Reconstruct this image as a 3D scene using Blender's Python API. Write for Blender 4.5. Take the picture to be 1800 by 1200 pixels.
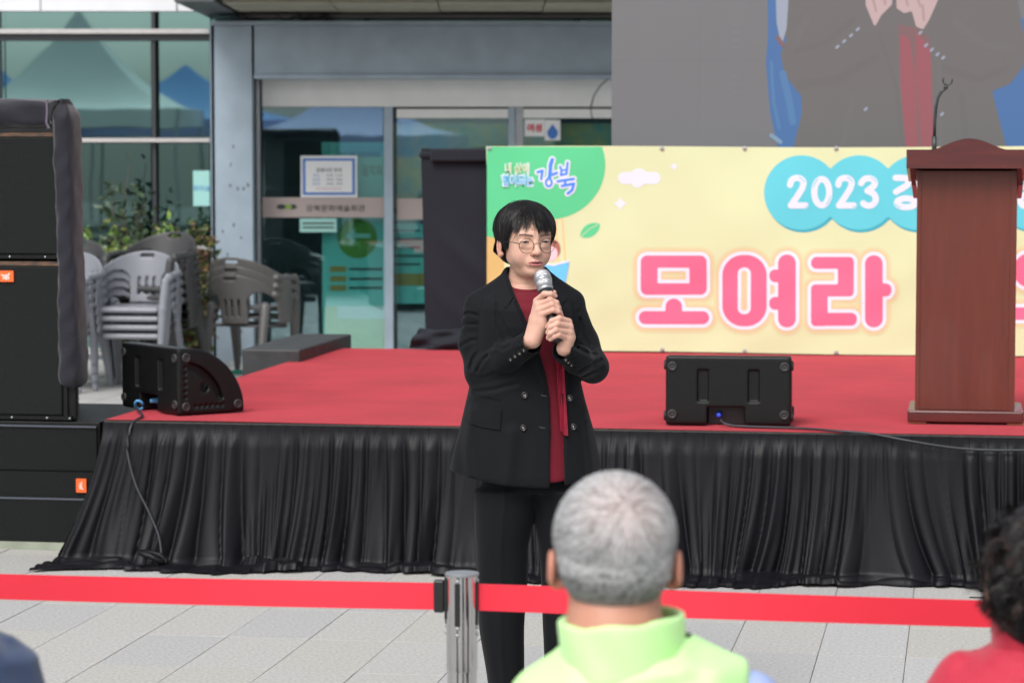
import bpy, bmesh, math, random
import numpy as np
from mathutils import Vector, Matrix
for _o in list(bpy.data.objects): bpy.data.objects.remove(_o)
S = bpy.context.scene
COL = S.collection
PI = math.pi
R = math.radians

# ------------------------------------------------------------------ camera
HC = 1.76; FPX = 4800.0
YAW = math.atan(800/FPX); PITCH = math.atan(343/FPX)
cd = bpy.data.cameras.new('camera'); cam = bpy.data.objects.new('camera', cd); COL.objects.link(cam)
cam.location = (0, 0, HC); cam.rotation_euler = (R(90)-PITCH, 0, YAW)
cd.sensor_width = 36; cd.lens = FPX/1800*36; cd.clip_end = 600; cd.clip_start = .05
cd.dof.use_dof = True; cd.dof.focus_distance = 8.0; cd.dof.aperture_fstop = 6.3
S.camera = cam

# ------------------------------------------------------------------ sky, sun, exposure
SUN_EL, SUN_AZ = R(50), R(195)        # high soft sun behind thin cloud, from the camera side
w = bpy.data.worlds.new('World'); S.world = w; w.use_nodes = True
nt = w.node_tree; nt.nodes.clear()
sky = nt.nodes.new('ShaderNodeTexSky'); sky.sky_type = 'NISHITA'; sky.sun_disc = False
sky.sun_elevation = SUN_EL; sky.sun_rotation = SUN_AZ; sky.dust_density = 4; sky.air_density = 1.0
hs = nt.nodes.new('ShaderNodeHueSaturation'); hs.inputs['Saturation'].default_value = .28
bg = nt.nodes.new('ShaderNodeBackground'); bg.inputs['Strength'].default_value = .15
wo = nt.nodes.new('ShaderNodeOutputWorld')
nt.links.new(sky.outputs[0], hs.inputs['Color']); nt.links.new(hs.outputs[0], bg.inputs['Color']); nt.links.new(bg.outputs[0], wo.inputs['Surface'])
sl = bpy.data.lights.new('sun', 'SUN'); sun = bpy.data.objects.new('sun', sl); COL.objects.link(sun)
sl.energy = 1.5; sl.angle = R(30); sl.color = (1, .98, .95)
sun.rotation_euler = Vector((math.sin(SUN_AZ)*math.cos(SUN_EL), math.cos(SUN_AZ)*math.cos(SUN_EL), math.sin(SUN_EL))).to_track_quat('Z', 'Y').to_euler()
S.view_settings.view_transform = 'Standard'; S.view_settings.look = 'None'
S.view_settings.exposure = 0.35; S.view_settings.gamma = 1; S.view_settings.use_curve_mapping = False
S.cycles.max_bounces = 8; S.cycles.use_denoising = True

# ------------------------------------------------------------------ helpers
_f = np.array([-math.sin(YAW)*math.cos(PITCH), math.cos(YAW)*math.cos(PITCH), -math.sin(PITCH)])
_r = np.array([math.cos(YAW), math.sin(YAW), 0.0]); _u = np.cross(_r, _f)
def ray(u, v): return _f + _r*(u-900)/FPX + _u*(600-v)/FPX
def at_y(u, v, y):                     # photo pixel -> world point on the plane y = const
    d = ray(u, v); return Vector(d*y/d[1]) + Vector((0, 0, HC))
def at_z(u, v, z):
    d = ray(u, v); return Vector(d*(z-HC)/d[2]) + Vector((0, 0, HC))
def at_d(u, v, dist): return Vector(ray(u, v)*dist) + Vector((0, 0, HC))
rnd = random.Random(7)
nrng = np.random.default_rng(5)

def mat(name, col, rough=.6, metal=0, var=0, vscale=8, bump=0, bscale=60, spec=.5, sheen=0, coat=0, col2=None, stretch=None, attr=None, emit=0, detail=4, rvar=0):
    m = bpy.data.materials.new(name); m.use_nodes = True
    n = m.node_tree.nodes; L = m.node_tree.links; p = n['Principled BSDF']
    p.inputs['Base Color'].default_value = (*col, 1); p.inputs['Roughness'].default_value = rough
    p.inputs['Metallic'].default_value = metal; p.inputs['Specular IOR Level'].default_value = spec
    p.inputs['Sheen Weight'].default_value = sheen; p.inputs['Coat Weight'].default_value = coat
    tc = n.new('ShaderNodeTexCoord'); mp = n.new('ShaderNodeMapping'); L.new(tc.outputs['Object'], mp.inputs[0])
    if stretch: mp.inputs['Scale'].default_value = stretch
    last = None
    if attr:
        a = n.new('ShaderNodeAttribute'); a.attribute_name = attr; last = a.outputs['Color']; L.new(last, p.inputs['Base Color'])
    if var or col2:
        t = n.new('ShaderNodeTexNoise'); t.inputs['Scale'].default_value = vscale; t.inputs['Detail'].default_value = detail
        L.new(mp.outputs[0], t.inputs['Vector'])
        r = n.new('ShaderNodeMapRange'); r.inputs['From Min'].default_value = .3; r.inputs['From Max'].default_value = .7
        L.new(t.outputs['Fac'], r.inputs['Value'])
        mx = n.new('ShaderNodeMix'); mx.data_type = 'RGBA'
        L.new(r.outputs[0], mx.inputs['Factor'])
        if last:
            mx.blend_type = 'MULTIPLY'; L.new(last, mx.inputs['A']); mx.inputs['B'].default_value = (1-var, 1-var, 1-var, 1)
        else:
            c2 = col2 or tuple(max(0, c*(1-var)) for c in col)
            mx.inputs['A'].default_value = (*col, 1); mx.inputs['B'].default_value = (*c2, 1)
        L.new(mx.outputs['Result'], p.inputs['Base Color']); last = mx.outputs['Result']
        if rvar:
            r2 = n.new('ShaderNodeMapRange'); r2.inputs['To Min'].default_value = rough-rvar; r2.inputs['To Max'].default_value = rough+rvar
            L.new(t.outputs['Fac'], r2.inputs['Value']); L.new(r2.outputs[0], p.inputs['Roughness'])
    if bump:
        t2 = n.new('ShaderNodeTexNoise'); t2.inputs['Scale'].default_value = bscale; t2.inputs['Detail'].default_value = 3
        L.new(mp.outputs[0], t2.inputs['Vector'])
        b = n.new('ShaderNodeBump'); b.inputs['Strength'].default_value = 1; b.inputs['Distance'].default_value = bump
        L.new(t2.outputs['Fac'], b.inputs['Height']); L.new(b.outputs[0], p.inputs['Normal'])
    if emit:
        p.inputs['Emission Strength'].default_value = emit
        if last: L.new(last, p.inputs['Emission Color'])
        else: p.inputs['Emission Color'].default_value = (*col, 1)
    return m

def tag(o, label=None, cat=None, group=None, kind=None):
    if label: o['label'] = label
    if cat: o['category'] = cat
    if group: o['group'] = group
    if kind: o['kind'] = kind
    return o
def empty(name, loc=(0, 0, 0), rz=0):
    o = bpy.data.objects.new(name, None); o.empty_display_size = .1; COL.objects.link(o)
    o.location = loc; o.rotation_euler = (0, 0, rz); return o
def link(name, me, m=None, parent=None, smooth=False):
    o = bpy.data.objects.new(name, me); COL.objects.link(o)
    if m and not me.materials: me.materials.append(m)
    if parent: o.parent = parent
    if smooth and len(me.polygons): me.polygons.foreach_set('use_smooth', [True]*len(me.polygons))
    return o
def pydata(name, V, F, m=None, parent=None, smooth=False, cols=None):
    me = bpy.data.meshes.new(name)
    me.from_pydata([tuple(map(float, v)) for v in V], [], [tuple(map(int, f)) for f in F]); me.validate(); me.update()
    if cols is not None:
        a = me.color_attributes.new('Col', 'FLOAT_COLOR', 'POINT')
        c = np.ones((len(V), 4), np.float32); c[:, :3] = cols
        a.data.foreach_set('color', c.ravel())
    return link(name, me, m, parent, smooth)
def fastmesh(name, V, Q, m=None, parent=None, smooth=True, cols=None):
    """quad mesh from numpy arrays"""
    me = bpy.data.meshes.new(name); V = np.asarray(V, np.float32); Q = np.asarray(Q, np.int32)
    me.vertices.add(len(V)); me.vertices.foreach_set('co', V.ravel())
    k = Q.shape[1]
    me.loops.add(len(Q)*k); me.loops.foreach_set('vertex_index', Q.ravel())
    me.polygons.add(len(Q)); me.polygons.foreach_set('loop_start', np.arange(0, len(Q)*k, k, dtype=np.int32))
    me.polygons.foreach_set('loop_total', np.full(len(Q), k, np.int32))
    me.update(); me.validate()
    if cols is not None:
        a = me.color_attributes.new('Col', 'FLOAT_COLOR', 'POINT')
        c = np.ones((len(V), 4), np.float32); c[:, :3] = cols
        a.data.foreach_set('color', c.ravel())
    return link(name, me, m, parent, smooth)

class MB:
    """collects boxes, tubes and prisms and links them as ONE mesh object"""
    def __init__(s): s.bm = bmesh.new()
    def box(s, a, b, M=None, bev=0):
        x0, y0, z0 = a; x1, y1, z1 = b
        vs = [s.bm.verts.new(p) for p in ((x0,y0,z0),(x1,y0,z0),(x1,y1,z0),(x0,y1,z0),(x0,y0,z1),(x1,y0,z1),(x1,y1,z1),(x0,y1,z1))]
        fs = [s.bm.faces.new([vs[i] for i in q]) for q in ((0,3,2,1),(4,5,6,7),(0,1,5,4),(1,2,6,5),(2,3,7,6),(3,0,4,7))]
        if bev:
            es = list({e for f in fs for e in f.edges})
            r = bmesh.ops.bevel(s.bm, geom=es, offset=bev, segments=2, profile=.5, affect='EDGES')
            vs = list({v for f in r['faces'] for v in f.verts} | {v for v in vs if v.is_valid})
        if M: bmesh.ops.transform(s.bm, matrix=M, verts=[v for v in vs if v.is_valid])
        return s
    def tube(s, pts, r, n=8, cap=True):
        pts = [Vector(p) for p in pts]; rs = r if isinstance(r, (list, tuple)) else [r]*len(pts)
        rings = []; up = Vector((0, 0, 1))
        for i, p in enumerate(pts):
            t = (pts[min(i+1, len(pts)-1)]-pts[max(i-1, 0)]).normalized()
            a = t.cross(up if abs(t.dot(up)) < .95 else Vector((0, 1, 0))).normalized(); b = t.cross(a)
            rings.append([s.bm.verts.new(p+(a*math.cos(2*PI*k/n)+b*math.sin(2*PI*k/n))*rs[i]) for k in range(n)])
        for q, w_ in zip(rings, rings[1:]):
            for k in range(n): s.bm.faces.new((q[k], q[(k+1) % n], w_[(k+1) % n], w_[k]))
        if cap: s.bm.faces.new(rings[0][::-1]); s.bm.faces.new(rings[-1])
        return s
    def lathe(s, prof, n=24, M=None):
        rings = []
        new = []
        for r, z in prof:
            ring = [s.bm.verts.new((r*math.cos(2*PI*k/n), r*math.sin(2*PI*k/n), z)) for k in range(n)]; rings.append(ring); new += ring
        for q, w_ in zip(rings, rings[1:]):
            for k in range(n): s.bm.faces.new((q[k], q[(k+1) % n], w_[(k+1) % n], w_[k]))
        s.bm.faces.new(rings[0][::-1]); s.bm.faces.new(rings[-1])
        if M: bmesh.ops.transform(s.bm, matrix=M, verts=new)
        return s
    def prism(s, poly, y0, y1, M=None):
        """polygon in x,z extruded along y"""
        a = [s.bm.verts.new((x, y0, z)) for x, z in poly]; b = [s.bm.verts.new((x, y1, z)) for x, z in poly]; n = len(poly)
        s.bm.faces.new(a); s.bm.faces.new(b[::-1])
        for k in range(n): s.bm.faces.new((a[k], b[k], b[(k+1) % n], a[(k+1) % n]))
        if M: bmesh.ops.transform(s.bm, matrix=M, verts=a+b)
        return s
    def build(s, name, m=None, parent=None, smooth=False):
        bmesh.ops.recalc_face_normals(s.bm, faces=s.bm.faces[:])
        me = bpy.data.meshes.new(name); s.bm.to_mesh(me); s.bm.free()
        return link(name, me, m, parent, smooth)
def smooth_angle(o, deg=35):
    me = o.data; me.polygons.foreach_set('use_smooth', [True]*len(me.polygons))
    try: me.set_sharp_from_angle(angle=R(deg))
    except Exception: pass
    return o
def copy_tree(o, parent=None):
    c = o.copy(); COL.objects.link(c); c.parent = parent
    for ch in list(o.children): copy_tree(ch, c)
    return c

# ---- 2-D shapes (signed distances on px or metre coordinates) and a marching-squares mesher
def d_cap(x, y, a, b, r):
    ax, ay = a; bx, by = b; dx, dy = bx-ax, by-ay; q = dx*dx+dy*dy+1e-12
    t = np.clip(((x-ax)*dx+(y-ay)*dy)/q, 0, 1); return np.hypot(x-ax-t*dx, y-ay-t*dy)-r
def d_line(x, y, pts, r):
    d = None
    for a, b in zip(pts, pts[1:]):
        e = d_cap(x, y, a, b, r); d = e if d is None else np.minimum(d, e)
    return d
def d_rbox(x, y, x0, y0, x1, y1, r=0):
    cx, cy = (x0+x1)/2, (y0+y1)/2; qx = np.abs(x-cx)-(x1-x0)/2+r; qy = np.abs(y-cy)-(y1-y0)/2+r
    return np.hypot(np.maximum(qx, 0), np.maximum(qy, 0))+np.minimum(np.maximum(qx, qy), 0)-r
def d_circ(x, y, cx, cy, r): return np.hypot(x-cx, y-cy)-r
def d_poly(x, y, P):
    P = np.asarray(P, float); d = np.full(np.shape(x), 1e9); ins = np.zeros(np.shape(x), bool)
    for i in range(len(P)):
        a, b = P[i-1], P[i]
        d = np.minimum(d, d_cap(x, y, a, b, 0))
        if a[1] != b[1]:
            c = (a[1] > y) != (b[1] > y)
            ins ^= c & (x < (b[0]-a[0])*(y-a[1])/(b[1]-a[1])+a[0])
    return np.where(ins, -d, d)
def march2d(fn, x0, x1, y0, y1, cell):
    """polygons of the region fn<0; returns verts (n,2), faces and boundary edges"""
    nx = max(2, int((x1-x0)/cell)+1); ny = max(2, int((y1-y0)/cell)+1)
    X = np.linspace(x0, x1, nx); Y = np.linspace(y0, y1, ny)
    F = fn(*np.meshgrid(X, Y, indexing='ij')); F = np.where(np.abs(F) < 1e-9, 1e-9, F)
    V = []; idx = {}; faces = []; bnd = []
    def vid(key, p):
        if key not in idx: idx[key] = len(V); V.append(p)
        return idx[key]
    inside = F < 0
    c = inside[:-1, :-1].astype(int)+inside[1:, :-1]+inside[:-1, 1:]+inside[1:, 1:]
    for i, j in zip(*np.nonzero(c > 0)):
        cs = ((i, j), (i+1, j), (i+1, j+1), (i, j+1)); poly = []; cross = []
        for k in range(4):
            a, b = cs[k], cs[(k+1) % 4]; fa, fb = F[a], F[b]
            if fa < 0: poly.append(vid(a, (X[a[0]], Y[a[1]])))
            if (fa < 0) != (fb < 0):
                t = fa/(fa-fb); lo, hi = min(a, b), max(a, b)
                v = vid((lo, hi), (X[a[0]]+(X[b[0]]-X[a[0]])*t, Y[a[1]]+(Y[b[1]]-Y[a[1]])*t)); poly.append(v); cross.append((v, fa < 0))
        if len(poly) >= 3: faces.append(tuple(poly))
        if len(cross) == 2: bnd.append((cross[0][0], cross[1][0]) if cross[0][1] else (cross[1][0], cross[0][0]))
    return np.array(V).reshape(-1, 2), faces, bnd

# ---- 3-D signed-distance sculpting
def grid3(lo, hi, h):
    ax = [np.arange(lo[i], hi[i]+h, h, dtype=np.float32) for i in range(3)]
    return ax, np.meshgrid(*ax, indexing='ij')
def surface_nets(F, ax):
    """naive surface nets of F<0 -> verts, quads"""
    s = F < 0; nx, ny, nz = F.shape
    cnt = np.zeros((nx-1, ny-1, nz-1), np.float32); acc = [np.zeros_like(cnt) for _ in range(3)]
    for axis in range(3):
        o = [a for a in range(3) if a != axis]
        A = [slice(None)]*3; B = [slice(None)]*3; A[axis] = slice(0, -1); B[axis] = slice(1, None)
        fa, fb = F[tuple(A)], F[tuple(B)]; ch = (fa < 0) != (fb < 0)
        with np.errstate(all='ignore'): t = np.where(ch, fa/(fa-fb), 0)
        for p in (0, 1):
            for q in (0, 1):
                sl_ = [slice(None)]*3
                sl_[o[0]] = slice(p, F.shape[o[0]]-1+p); sl_[o[1]] = slice(q, F.shape[o[1]]-1+q)
                c = ch[tuple(sl_)]; tt = t[tuple(sl_)]
                cnt += c; acc[axis] += np.where(c, tt, 0); acc[o[0]] += np.where(c, p, 0); acc[o[1]] += np.where(c, q, 0)
    m = cnt > 0; ids = np.full(m.shape, -1, np.int32); ids[m] = np.arange(m.sum())
    I = np.argwhere(m); h = [a[1]-a[0] for a in ax]; c = cnt[m]
    V = np.stack([ax[k][0]+h[k]*(I[:, k]+acc[k][m]/c) for k in range(3)], 1)
    Q = []
    for axis in range(3):
        o = [a for a in range(3) if a != axis]
        A = [slice(1, -1)]*3; B = [slice(1, -1)]*3; A[axis] = slice(0, -1); B[axis] = slice(1, None)
        fa, fb = s[tuple(A)], s[tuple(B)]; ch = fa != fb
        E = np.argwhere(ch)
        if not len(E): continue
        flip = fa[ch]
        base = E.copy(); base[:, o[0]] += 1; base[:, o[1]] += 1
        def g(p, q):
            k = base.copy(); k[:, o[0]] -= p; k[:, o[1]] -= q; return ids[k[:, 0], k[:, 1], k[:, 2]]
        q_ = np.stack([g(1, 1), g(0, 1), g(0, 0), g(1, 0)], 1)
        if axis == 1: flip = ~flip
        q_[~flip] = q_[~flip][:, ::-1]
        Q.append(q_)
    Q = np.concatenate(Q); Q = Q[(Q >= 0).all(1)]
    return V, Q
def relax(V, Q, it=2, f=.5):
    E = np.concatenate([Q[:, [0, 1]], Q[:, [1, 2]], Q[:, [2, 3]], Q[:, [3, 0]]]); n = len(V)
    deg = np.bincount(E.ravel(), minlength=n).astype(float)+1e-9
    for _ in range(it):
        a = np.stack([np.bincount(E[:, 0], V[E[:, 1], k], n)+np.bincount(E[:, 1], V[E[:, 0], k], n) for k in range(3)], 1)
        V = V*(1-f)+a/deg[:, None]*f
    return V
def smin(a, b, k):
    h = np.clip(.5+.5*(b-a)/k, 0, 1); return b*(1-h)+a*h-k*h*(1-h)
def smax(a, b, k): return -smin(-a, -b, k)
def s_ell(P, c, r):
    q = [(P[i]-c[i])/r[i] for i in range(3)]; k0 = np.sqrt(q[0]**2+q[1]**2+q[2]**2)
    k1 = np.sqrt(sum((q[i]/r[i])**2 for i in range(3)))+1e-9
    return k0*(k0-1)/k1
def s_cap(P, a, b, ra, rb=None):
    rb = ra if rb is None else rb
    a = np.array(a, np.float32); b = np.array(b, np.float32); d = b-a; q = float(d@d)+1e-12
    t = np.clip(sum((P[i]-a[i])*d[i] for i in range(3))/q, 0, 1)
    return np.sqrt(sum((P[i]-a[i]-t*d[i])**2 for i in range(3)))-(ra+(rb-ra)*t)
def s_chain(P, pts, rs, k=.004):
    d = None
    for i in range(len(pts)-1):
        e = s_cap(P, pts[i], pts[i+1], rs[i], rs[i+1]); d = e if d is None else smin(d, e, k)
    return d
def s_box(P, c, hf, r=0):
    q = [np.abs(P[i]-c[i])-hf[i]+r for i in range(3)]
    return np.sqrt(sum(np.maximum(a, 0)**2 for a in q))+np.minimum(np.maximum(np.maximum(q[0], q[1]), q[2]), 0)-r
def s_loft(P, prof, p=2.3):
    """prof rows: z, cx, cy, rx, ry (z ascending)"""
    A = np.array(prof, float); z = P[2]; I = lambda k: np.interp(z, A[:, 0], A[:, k])
    cx, cy, rx, ry = I(1), I(2), I(3), I(4)
    k = (np.abs((P[0]-cx)/rx)**p+np.abs((P[1]-cy)/ry)**p)**(1/p)
    d = (k-1)*np.minimum(rx, ry)
    return np.maximum(d, np.maximum(A[0, 0]-z, z-A[-1, 0]))
def wav(x, seed, n=5, f0=1.0, fr=1.9):
    r = np.random.default_rng(seed); s = 0
    for i in range(n): s = s+np.sin(x*f0*fr**i*(1+.3*r.random())+r.random()*6.28)/(1.6**i)
    return s
def vnoise(X, Y, Z, f, seed):
    r = np.random.default_rng(seed); s = 0
    for i in range(6):
        d = r.normal(size=3); d /= np.linalg.norm(d); s = s+np.sin((X*d[0]+Y*d[1]+Z*d[2])*f*(.7+.8*r.random())+r.random()*6.28)
    return s/3
def text(body, h, loc, m, parent, name='lettering', fat=0, rx=PI/2, ry=0, rz=0, width=None, align='CENTER', ext=.0004, warp=None):
    c = bpy.data.curves.new('t', 'FONT'); c.body = body; c.size = 1; c.align_x = align; c.align_y = 'CENTER'; c.offset = fat; c.resolution_u = 3
    o = bpy.data.objects.new('t', c); COL.objects.link(o)
    me = bpy.data.meshes.new_from_object(o.evaluated_get(bpy.context.evaluated_depsgraph_get())); bpy.data.objects.remove(o)
    n = len(me.vertices); co = np.zeros(n*3, np.float32); me.vertices.foreach_get('co', co); co = co.reshape(-1, 3)
    ex = co.max(0)-co.min(0); s = h/ex[1]; sx = width/ex[0] if width else s
    co[:, :2] -= (co.max(0)+co.min(0))[:2]/2
    if align == 'LEFT': co[:, 0] += ex[0]/2
    co[:, 0] *= sx; co[:, 1] *= s
    Mx = Matrix.Translation(loc) @ Matrix.Rotation(rz, 4, 'Z') @ Matrix.Rotation(rx, 4, 'X') @ Matrix.Rotation(ry, 4, 'Z')
    co = np.array([Mx @ Vector(map(float, p)) for p in co], np.float32)
    if warp is not None: co = warp(co)
    me.vertices.foreach_set('co', co.ravel()); me.update()
    return link(name, me, m, parent)
# ------------------------------------------------------------------ materials
M = {}
def mglass(name, tint, refl, fac, rough=.015):
    m = bpy.data.materials.new(name); m.use_nodes = True; n = m.node_tree.nodes; L = m.node_tree.links; n.clear()
    o = n.new('ShaderNodeOutputMaterial'); mx = n.new('ShaderNodeMixShader'); t = n.new('ShaderNodeBsdfTransparent'); g = n.new('ShaderNodeBsdfGlossy')
    t.inputs[0].default_value = (*tint, 1); g.inputs['Color'].default_value = (*refl, 1); g.inputs['Roughness'].default_value = rough
    mx.inputs[0].default_value = fac; L.new(t.outputs[0], mx.inputs[1]); L.new(g.outputs[0], mx.inputs[2]); L.new(mx.outputs[0], o.inputs[0])
    tc = n.new('ShaderNodeTexCoord'); ns = n.new('ShaderNodeTexNoise'); ns.inputs['Scale'].default_value = .9
    b = n.new('ShaderNodeBump'); b.inputs['Distance'].default_value = .0012; L.new(tc.outputs['Object'], ns.inputs[0]); L.new(ns.outputs[0], b.inputs['Height']); L.new(b.outputs[0], g.inputs['Normal'])
    return m
M['glass'] = mglass('tinted curtain wall glass', (.20, .36, .37), (.44, .72, .71), .50)
M['doorglass'] = mglass('door glass', (.85, .98, .97), (.62, .84, .9), .24)
M['steelblue'] = mat('weathered grey blue panel', (.37, .46, .54), .40, var=.16, vscale=5, bump=.0006, bscale=40, metal=.15, rvar=.1)
M['stain'] = mat('rust stain', (.13, .12, .12), .8, var=.4, vscale=30)
M['steel'] = mat('brushed steel', (.42, .44, .46), .38, metal=.75, var=.15, vscale=20)
M['mullion'] = mat('dark mullion', (.035, .038, .042), .4)
M['transom'] = mat('light aluminium transom', (.52, .50, .49), .5, metal=.2, var=.12, vscale=12)
M['whitepanel'] = mat('white panel', (.72, .73, .76), .45, var=.07, vscale=4)
M['soffit'] = mat('beige soffit panel', (.40, .38, .30), .7, var=.2, vscale=6)
M['soffitdark'] = mat('dark soffit edge', (.07, .075, .08), .5)
M['header'] = mat('white door header', (.84, .84, .82), .5, var=.08, vscale=5)
M['band'] = mat('beige frosted band', (.43, .36, .34), .7)
M['interior'] = mat('dark interior', (.06, .10, .11), .8, var=.5, vscale=1.5)
M['print_dark'] = mat('dark print', (.04, .05, .05), .6)
M['print_blue'] = mat('blue print', (.05, .19, .55), .5)
M['print_red'] = mat('red print', (.62, .06, .08), .5)
M['paper'] = mat('white paper', (.78, .79, .80), .5)
M['paperteal'] = mat('pale teal paper', (.32, .60, .56), .6)
M['granite'] = mat('granite paver', (.40, .395, .38), .75, attr='Col', var=.34, vscale=75, bump=.0008, bscale=120, detail=8)
M['joint'] = mat('dark joint sand', (.17, .165, .15), .95, var=.4, vscale=60)
M['carpet'] = mat('red carpet', (.47, .026, .044), .95, var=.22, vscale=2.6, detail=8, bump=.0018, bscale=330, sheen=.10, spec=.08)
M['satin'] = mat('black satin drape', (.0040, .0036, .0062), .50, var=.25, vscale=5, bump=.0005, bscale=70, spec=.26)
M['blackply'] = mat('black painted plywood', (.045, .047, .050), .55, var=.5, vscale=9, bump=.001, bscale=30)

# ------------------------------------------------------------------ ground
gv = [(-60, -40, 0), (60, -40, 0), (60, 90, 0), (-60, 90, 0)]
pav = pydata('pavement', [(x, y, -.006) for x, y, z in gv], [(0, 1, 2, 3)], M['joint']); tag(pav, kind='structure')
PX0, PY0, PW, PD = -0.192, 10.02, .3025, .585
tile_bm = bmesh.new(); bmesh.ops.create_cube(tile_bm, size=1)
bmesh.ops.scale(tile_bm, vec=(PW-.0024, PD-.0024, .03), verts=tile_bm.verts); bmesh.ops.translate(tile_bm, vec=(PW/2, PD/2, -.015), verts=tile_bm.verts)
bmesh.ops.bevel(bmesh.new() if False else tile_bm, geom=[e for e in tile_bm.edges if all(v.co.z > -.001 for v in e.verts)], offset=.0008, segments=1, affect='EDGES')
tile_me = []
for k in range(5):
    me = bpy.data.meshes.new('paver'); tile_bm.to_mesh(me); g = (.465+.012*(k-2)); c = [(g*1.0, g*.985, g*.945), (g*.99, g*.985, g*.975), (g*1.02, g, g*.93)][k % 3]
    a = me.color_attributes.new('Col', 'FLOAT_COLOR', 'POINT'); a.data.foreach_set('color', [x for _ in me.vertices for x in (*c, 1)]); me.materials.append(M['granite']); tile_me.append(me)
NI = range(-13, 5); NJ = range(-3, 4)
for i in NI:
    for j in NJ:
        o = link('paver', tile_me[rnd.choice((0, 1, 1, 2, 2, 2, 3, 3, 4))]); o.parent = pav; o.location = (PX0+i*PW, PY0+j*PD, rnd.uniform(-.0008, .0008))
V = []; F = []; C = []
for i in range(-50, 40):
    for j in range(-26, 40):
        if i in NI and j in NJ: continue
        x, y = PX0+i*PW, PY0+j*PD; b = len(V); g = rnd.uniform(.40, .47)
        V += [(x+.003, y+.003, 0), (x+PW-.003, y+.003, 0), (x+PW-.003, y+PD-.003, 0), (x+.003, y+PD-.003, 0)]
        F.append((b, b+1, b+2, b+3)); C += [(g, g*.99, g*.96)]*4
o = pydata('paver_field', V, F, M['granite'], pav, cols=np.array(C)); tag(o, kind='stuff')

# ------------------------------------------------------------------ building with entrance
FA = R(10); Fo = at_d(400, 257, 22.6); Fo.z = 0
fe = Vector((math.cos(FA), math.sin(FA), 0)); fn_ = Vector((math.sin(FA), -math.cos(FA), 0))
def fac(u, v, off=0):                # pixel -> local x, z on the facade plane (off metres in front)
    d = Vector(ray(u, v)); o = Vector((0, 0, HC)); p0 = Fo+fn_*off
    t = (p0-o).dot(fn_)/d.dot(fn_); p = o+d*t-Fo; return p.dot(fe), p.z
bld = empty('building', Fo, FA)
tag(bld, 'glass fronted building with grey metal entrance portal and beige canopy behind the stage', 'building')
def FB(name, u0, v0, u1, v1, y0, y1, m, parent=None, off=0, bev=0, zx=None):
    x0, _ = fac(u0, v0, off); x1, _ = fac(u1, v1, off); um = (u0+u1)/2
    z1 = fac(um, v0, off)[1]; z0 = fac(um, v1, off)[1]
    if zx: z0, z1 = (zx[0] if zx[0] is not None else z0), (zx[1] if zx[1] is not None else z1)
    return MB().box((min(x0, x1), y0, z0), (max(x0, x1), y1, z1), bev=bev).build(name, m, parent or bld)
# curtain wall, left of the portal
zt = fac(180, 21)[1]
for u0, u1 in ((-420, 9), (9, 266), (279, 369)) :
    for v0, v1 in ((21, 53), (66, 243), (252, 431), (439, 612)):
        if u0 < 0 and v0 == 21 or True: FB('glass_pane', u0, v0, u1, v1, .02, .03, M['glass'])
for u in (2, 272): FB('mullion', u-6, 21, u+6, 618, -.03, .08, M['mullion'])
for v, h in ((52, 8), (243, 7), (432, 6)): FB('transom', -440, v, 370, v+h, -.09, .06, M['transom'])
FB('transom_dark_strip', -440, 60.4, 370, 72, -.045, .06, M['mullion'])  # dark strip directly below the upper transom
FB('sill', -440, 612, 371, 621, -.14, .08, M['transom'])
FB('plinth', -440, 621.6, 371, 640, -.08, .08, M['steelblue'], zx=(0, None))
FB('upper_wall', -440, -190, 1500, 20, .0, .2, M['whitepanel'])
for u in (-170, 70, 310): FB('panel_joint', u-2, -190, u+2, 19.6, -.004, .01, M['soffitdark'])
FB('glass_pane', 372, 23, 640, 46, .02, .03, M['glass']); FB('glass_pane', 652, 23, 1010, 46, .02, .03, M['glass']); FB('glass_pane', 1020, 23, 1500, 46, .02, .03, M['glass'])
FB('mullion', 641, 21, 651, 50, -.02, .08, M['mullion']); FB('mullion', 1010.5, 21, 1019.5, 50, -.02, .08, M['mullion'])
# portal
PO = .35
FB('portal_column', 376, 46, 446, 640, -PO, -.035, M['steelblue'], off=PO, zx=(0, None))
FB('portal_corner_strip', 369, 41, 375.5, 640, -PO-.012, -.03, M['steelblue'], off=PO, zx=(0, None))
FB('portal_beam', 446.6, 46, 1500, 131, -PO, -.035, M['steelblue'], off=PO)
FB('portal_beam_lip', 446.6, 131.6, 1500, 139, -PO-.03, -.035, M['steelblue'], off=PO)
FB('portal_top_cap', 369, 38, 1500, 45.4, -PO-.02, .0, M['steelblue'], off=PO)
for _ in range(15):
    u = rnd.uniform(384, 438); v = rnd.choice((rnd.uniform(250, 470), rnd.uniform(330, 600))); x, z = fac(u, v, PO)
    P_ = [(x+.011*math.cos(a)*rnd.uniform(.3, 1), z+.024*math.sin(a)*rnd.uniform(.3, 1)) for a in [k*PI/5 for k in range(10)]]
    MB().prism(P_, -PO-.0025, -PO-.0005).build('stain_patch', M['stain'], bld)
# birdnest of cables on the portal top
tb = MB()
for k in range(26):
    u = rnd.uniform(400, 580); x, z = fac(u, 38, PO); r_ = rnd.uniform(.05, .22); h = rnd.uniform(.01, .06)
    tb.tube([(x+r_*t-r_/2, -PO+.08+.1*math.sin(3*t+k), z+h*4*t*(1-t)+.005) for t in np.linspace(0, 1, 7)], .004, 5)
o = tb.build('cable_bundle', M['mullion'], bld); tag(o, kind='stuff')
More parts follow.
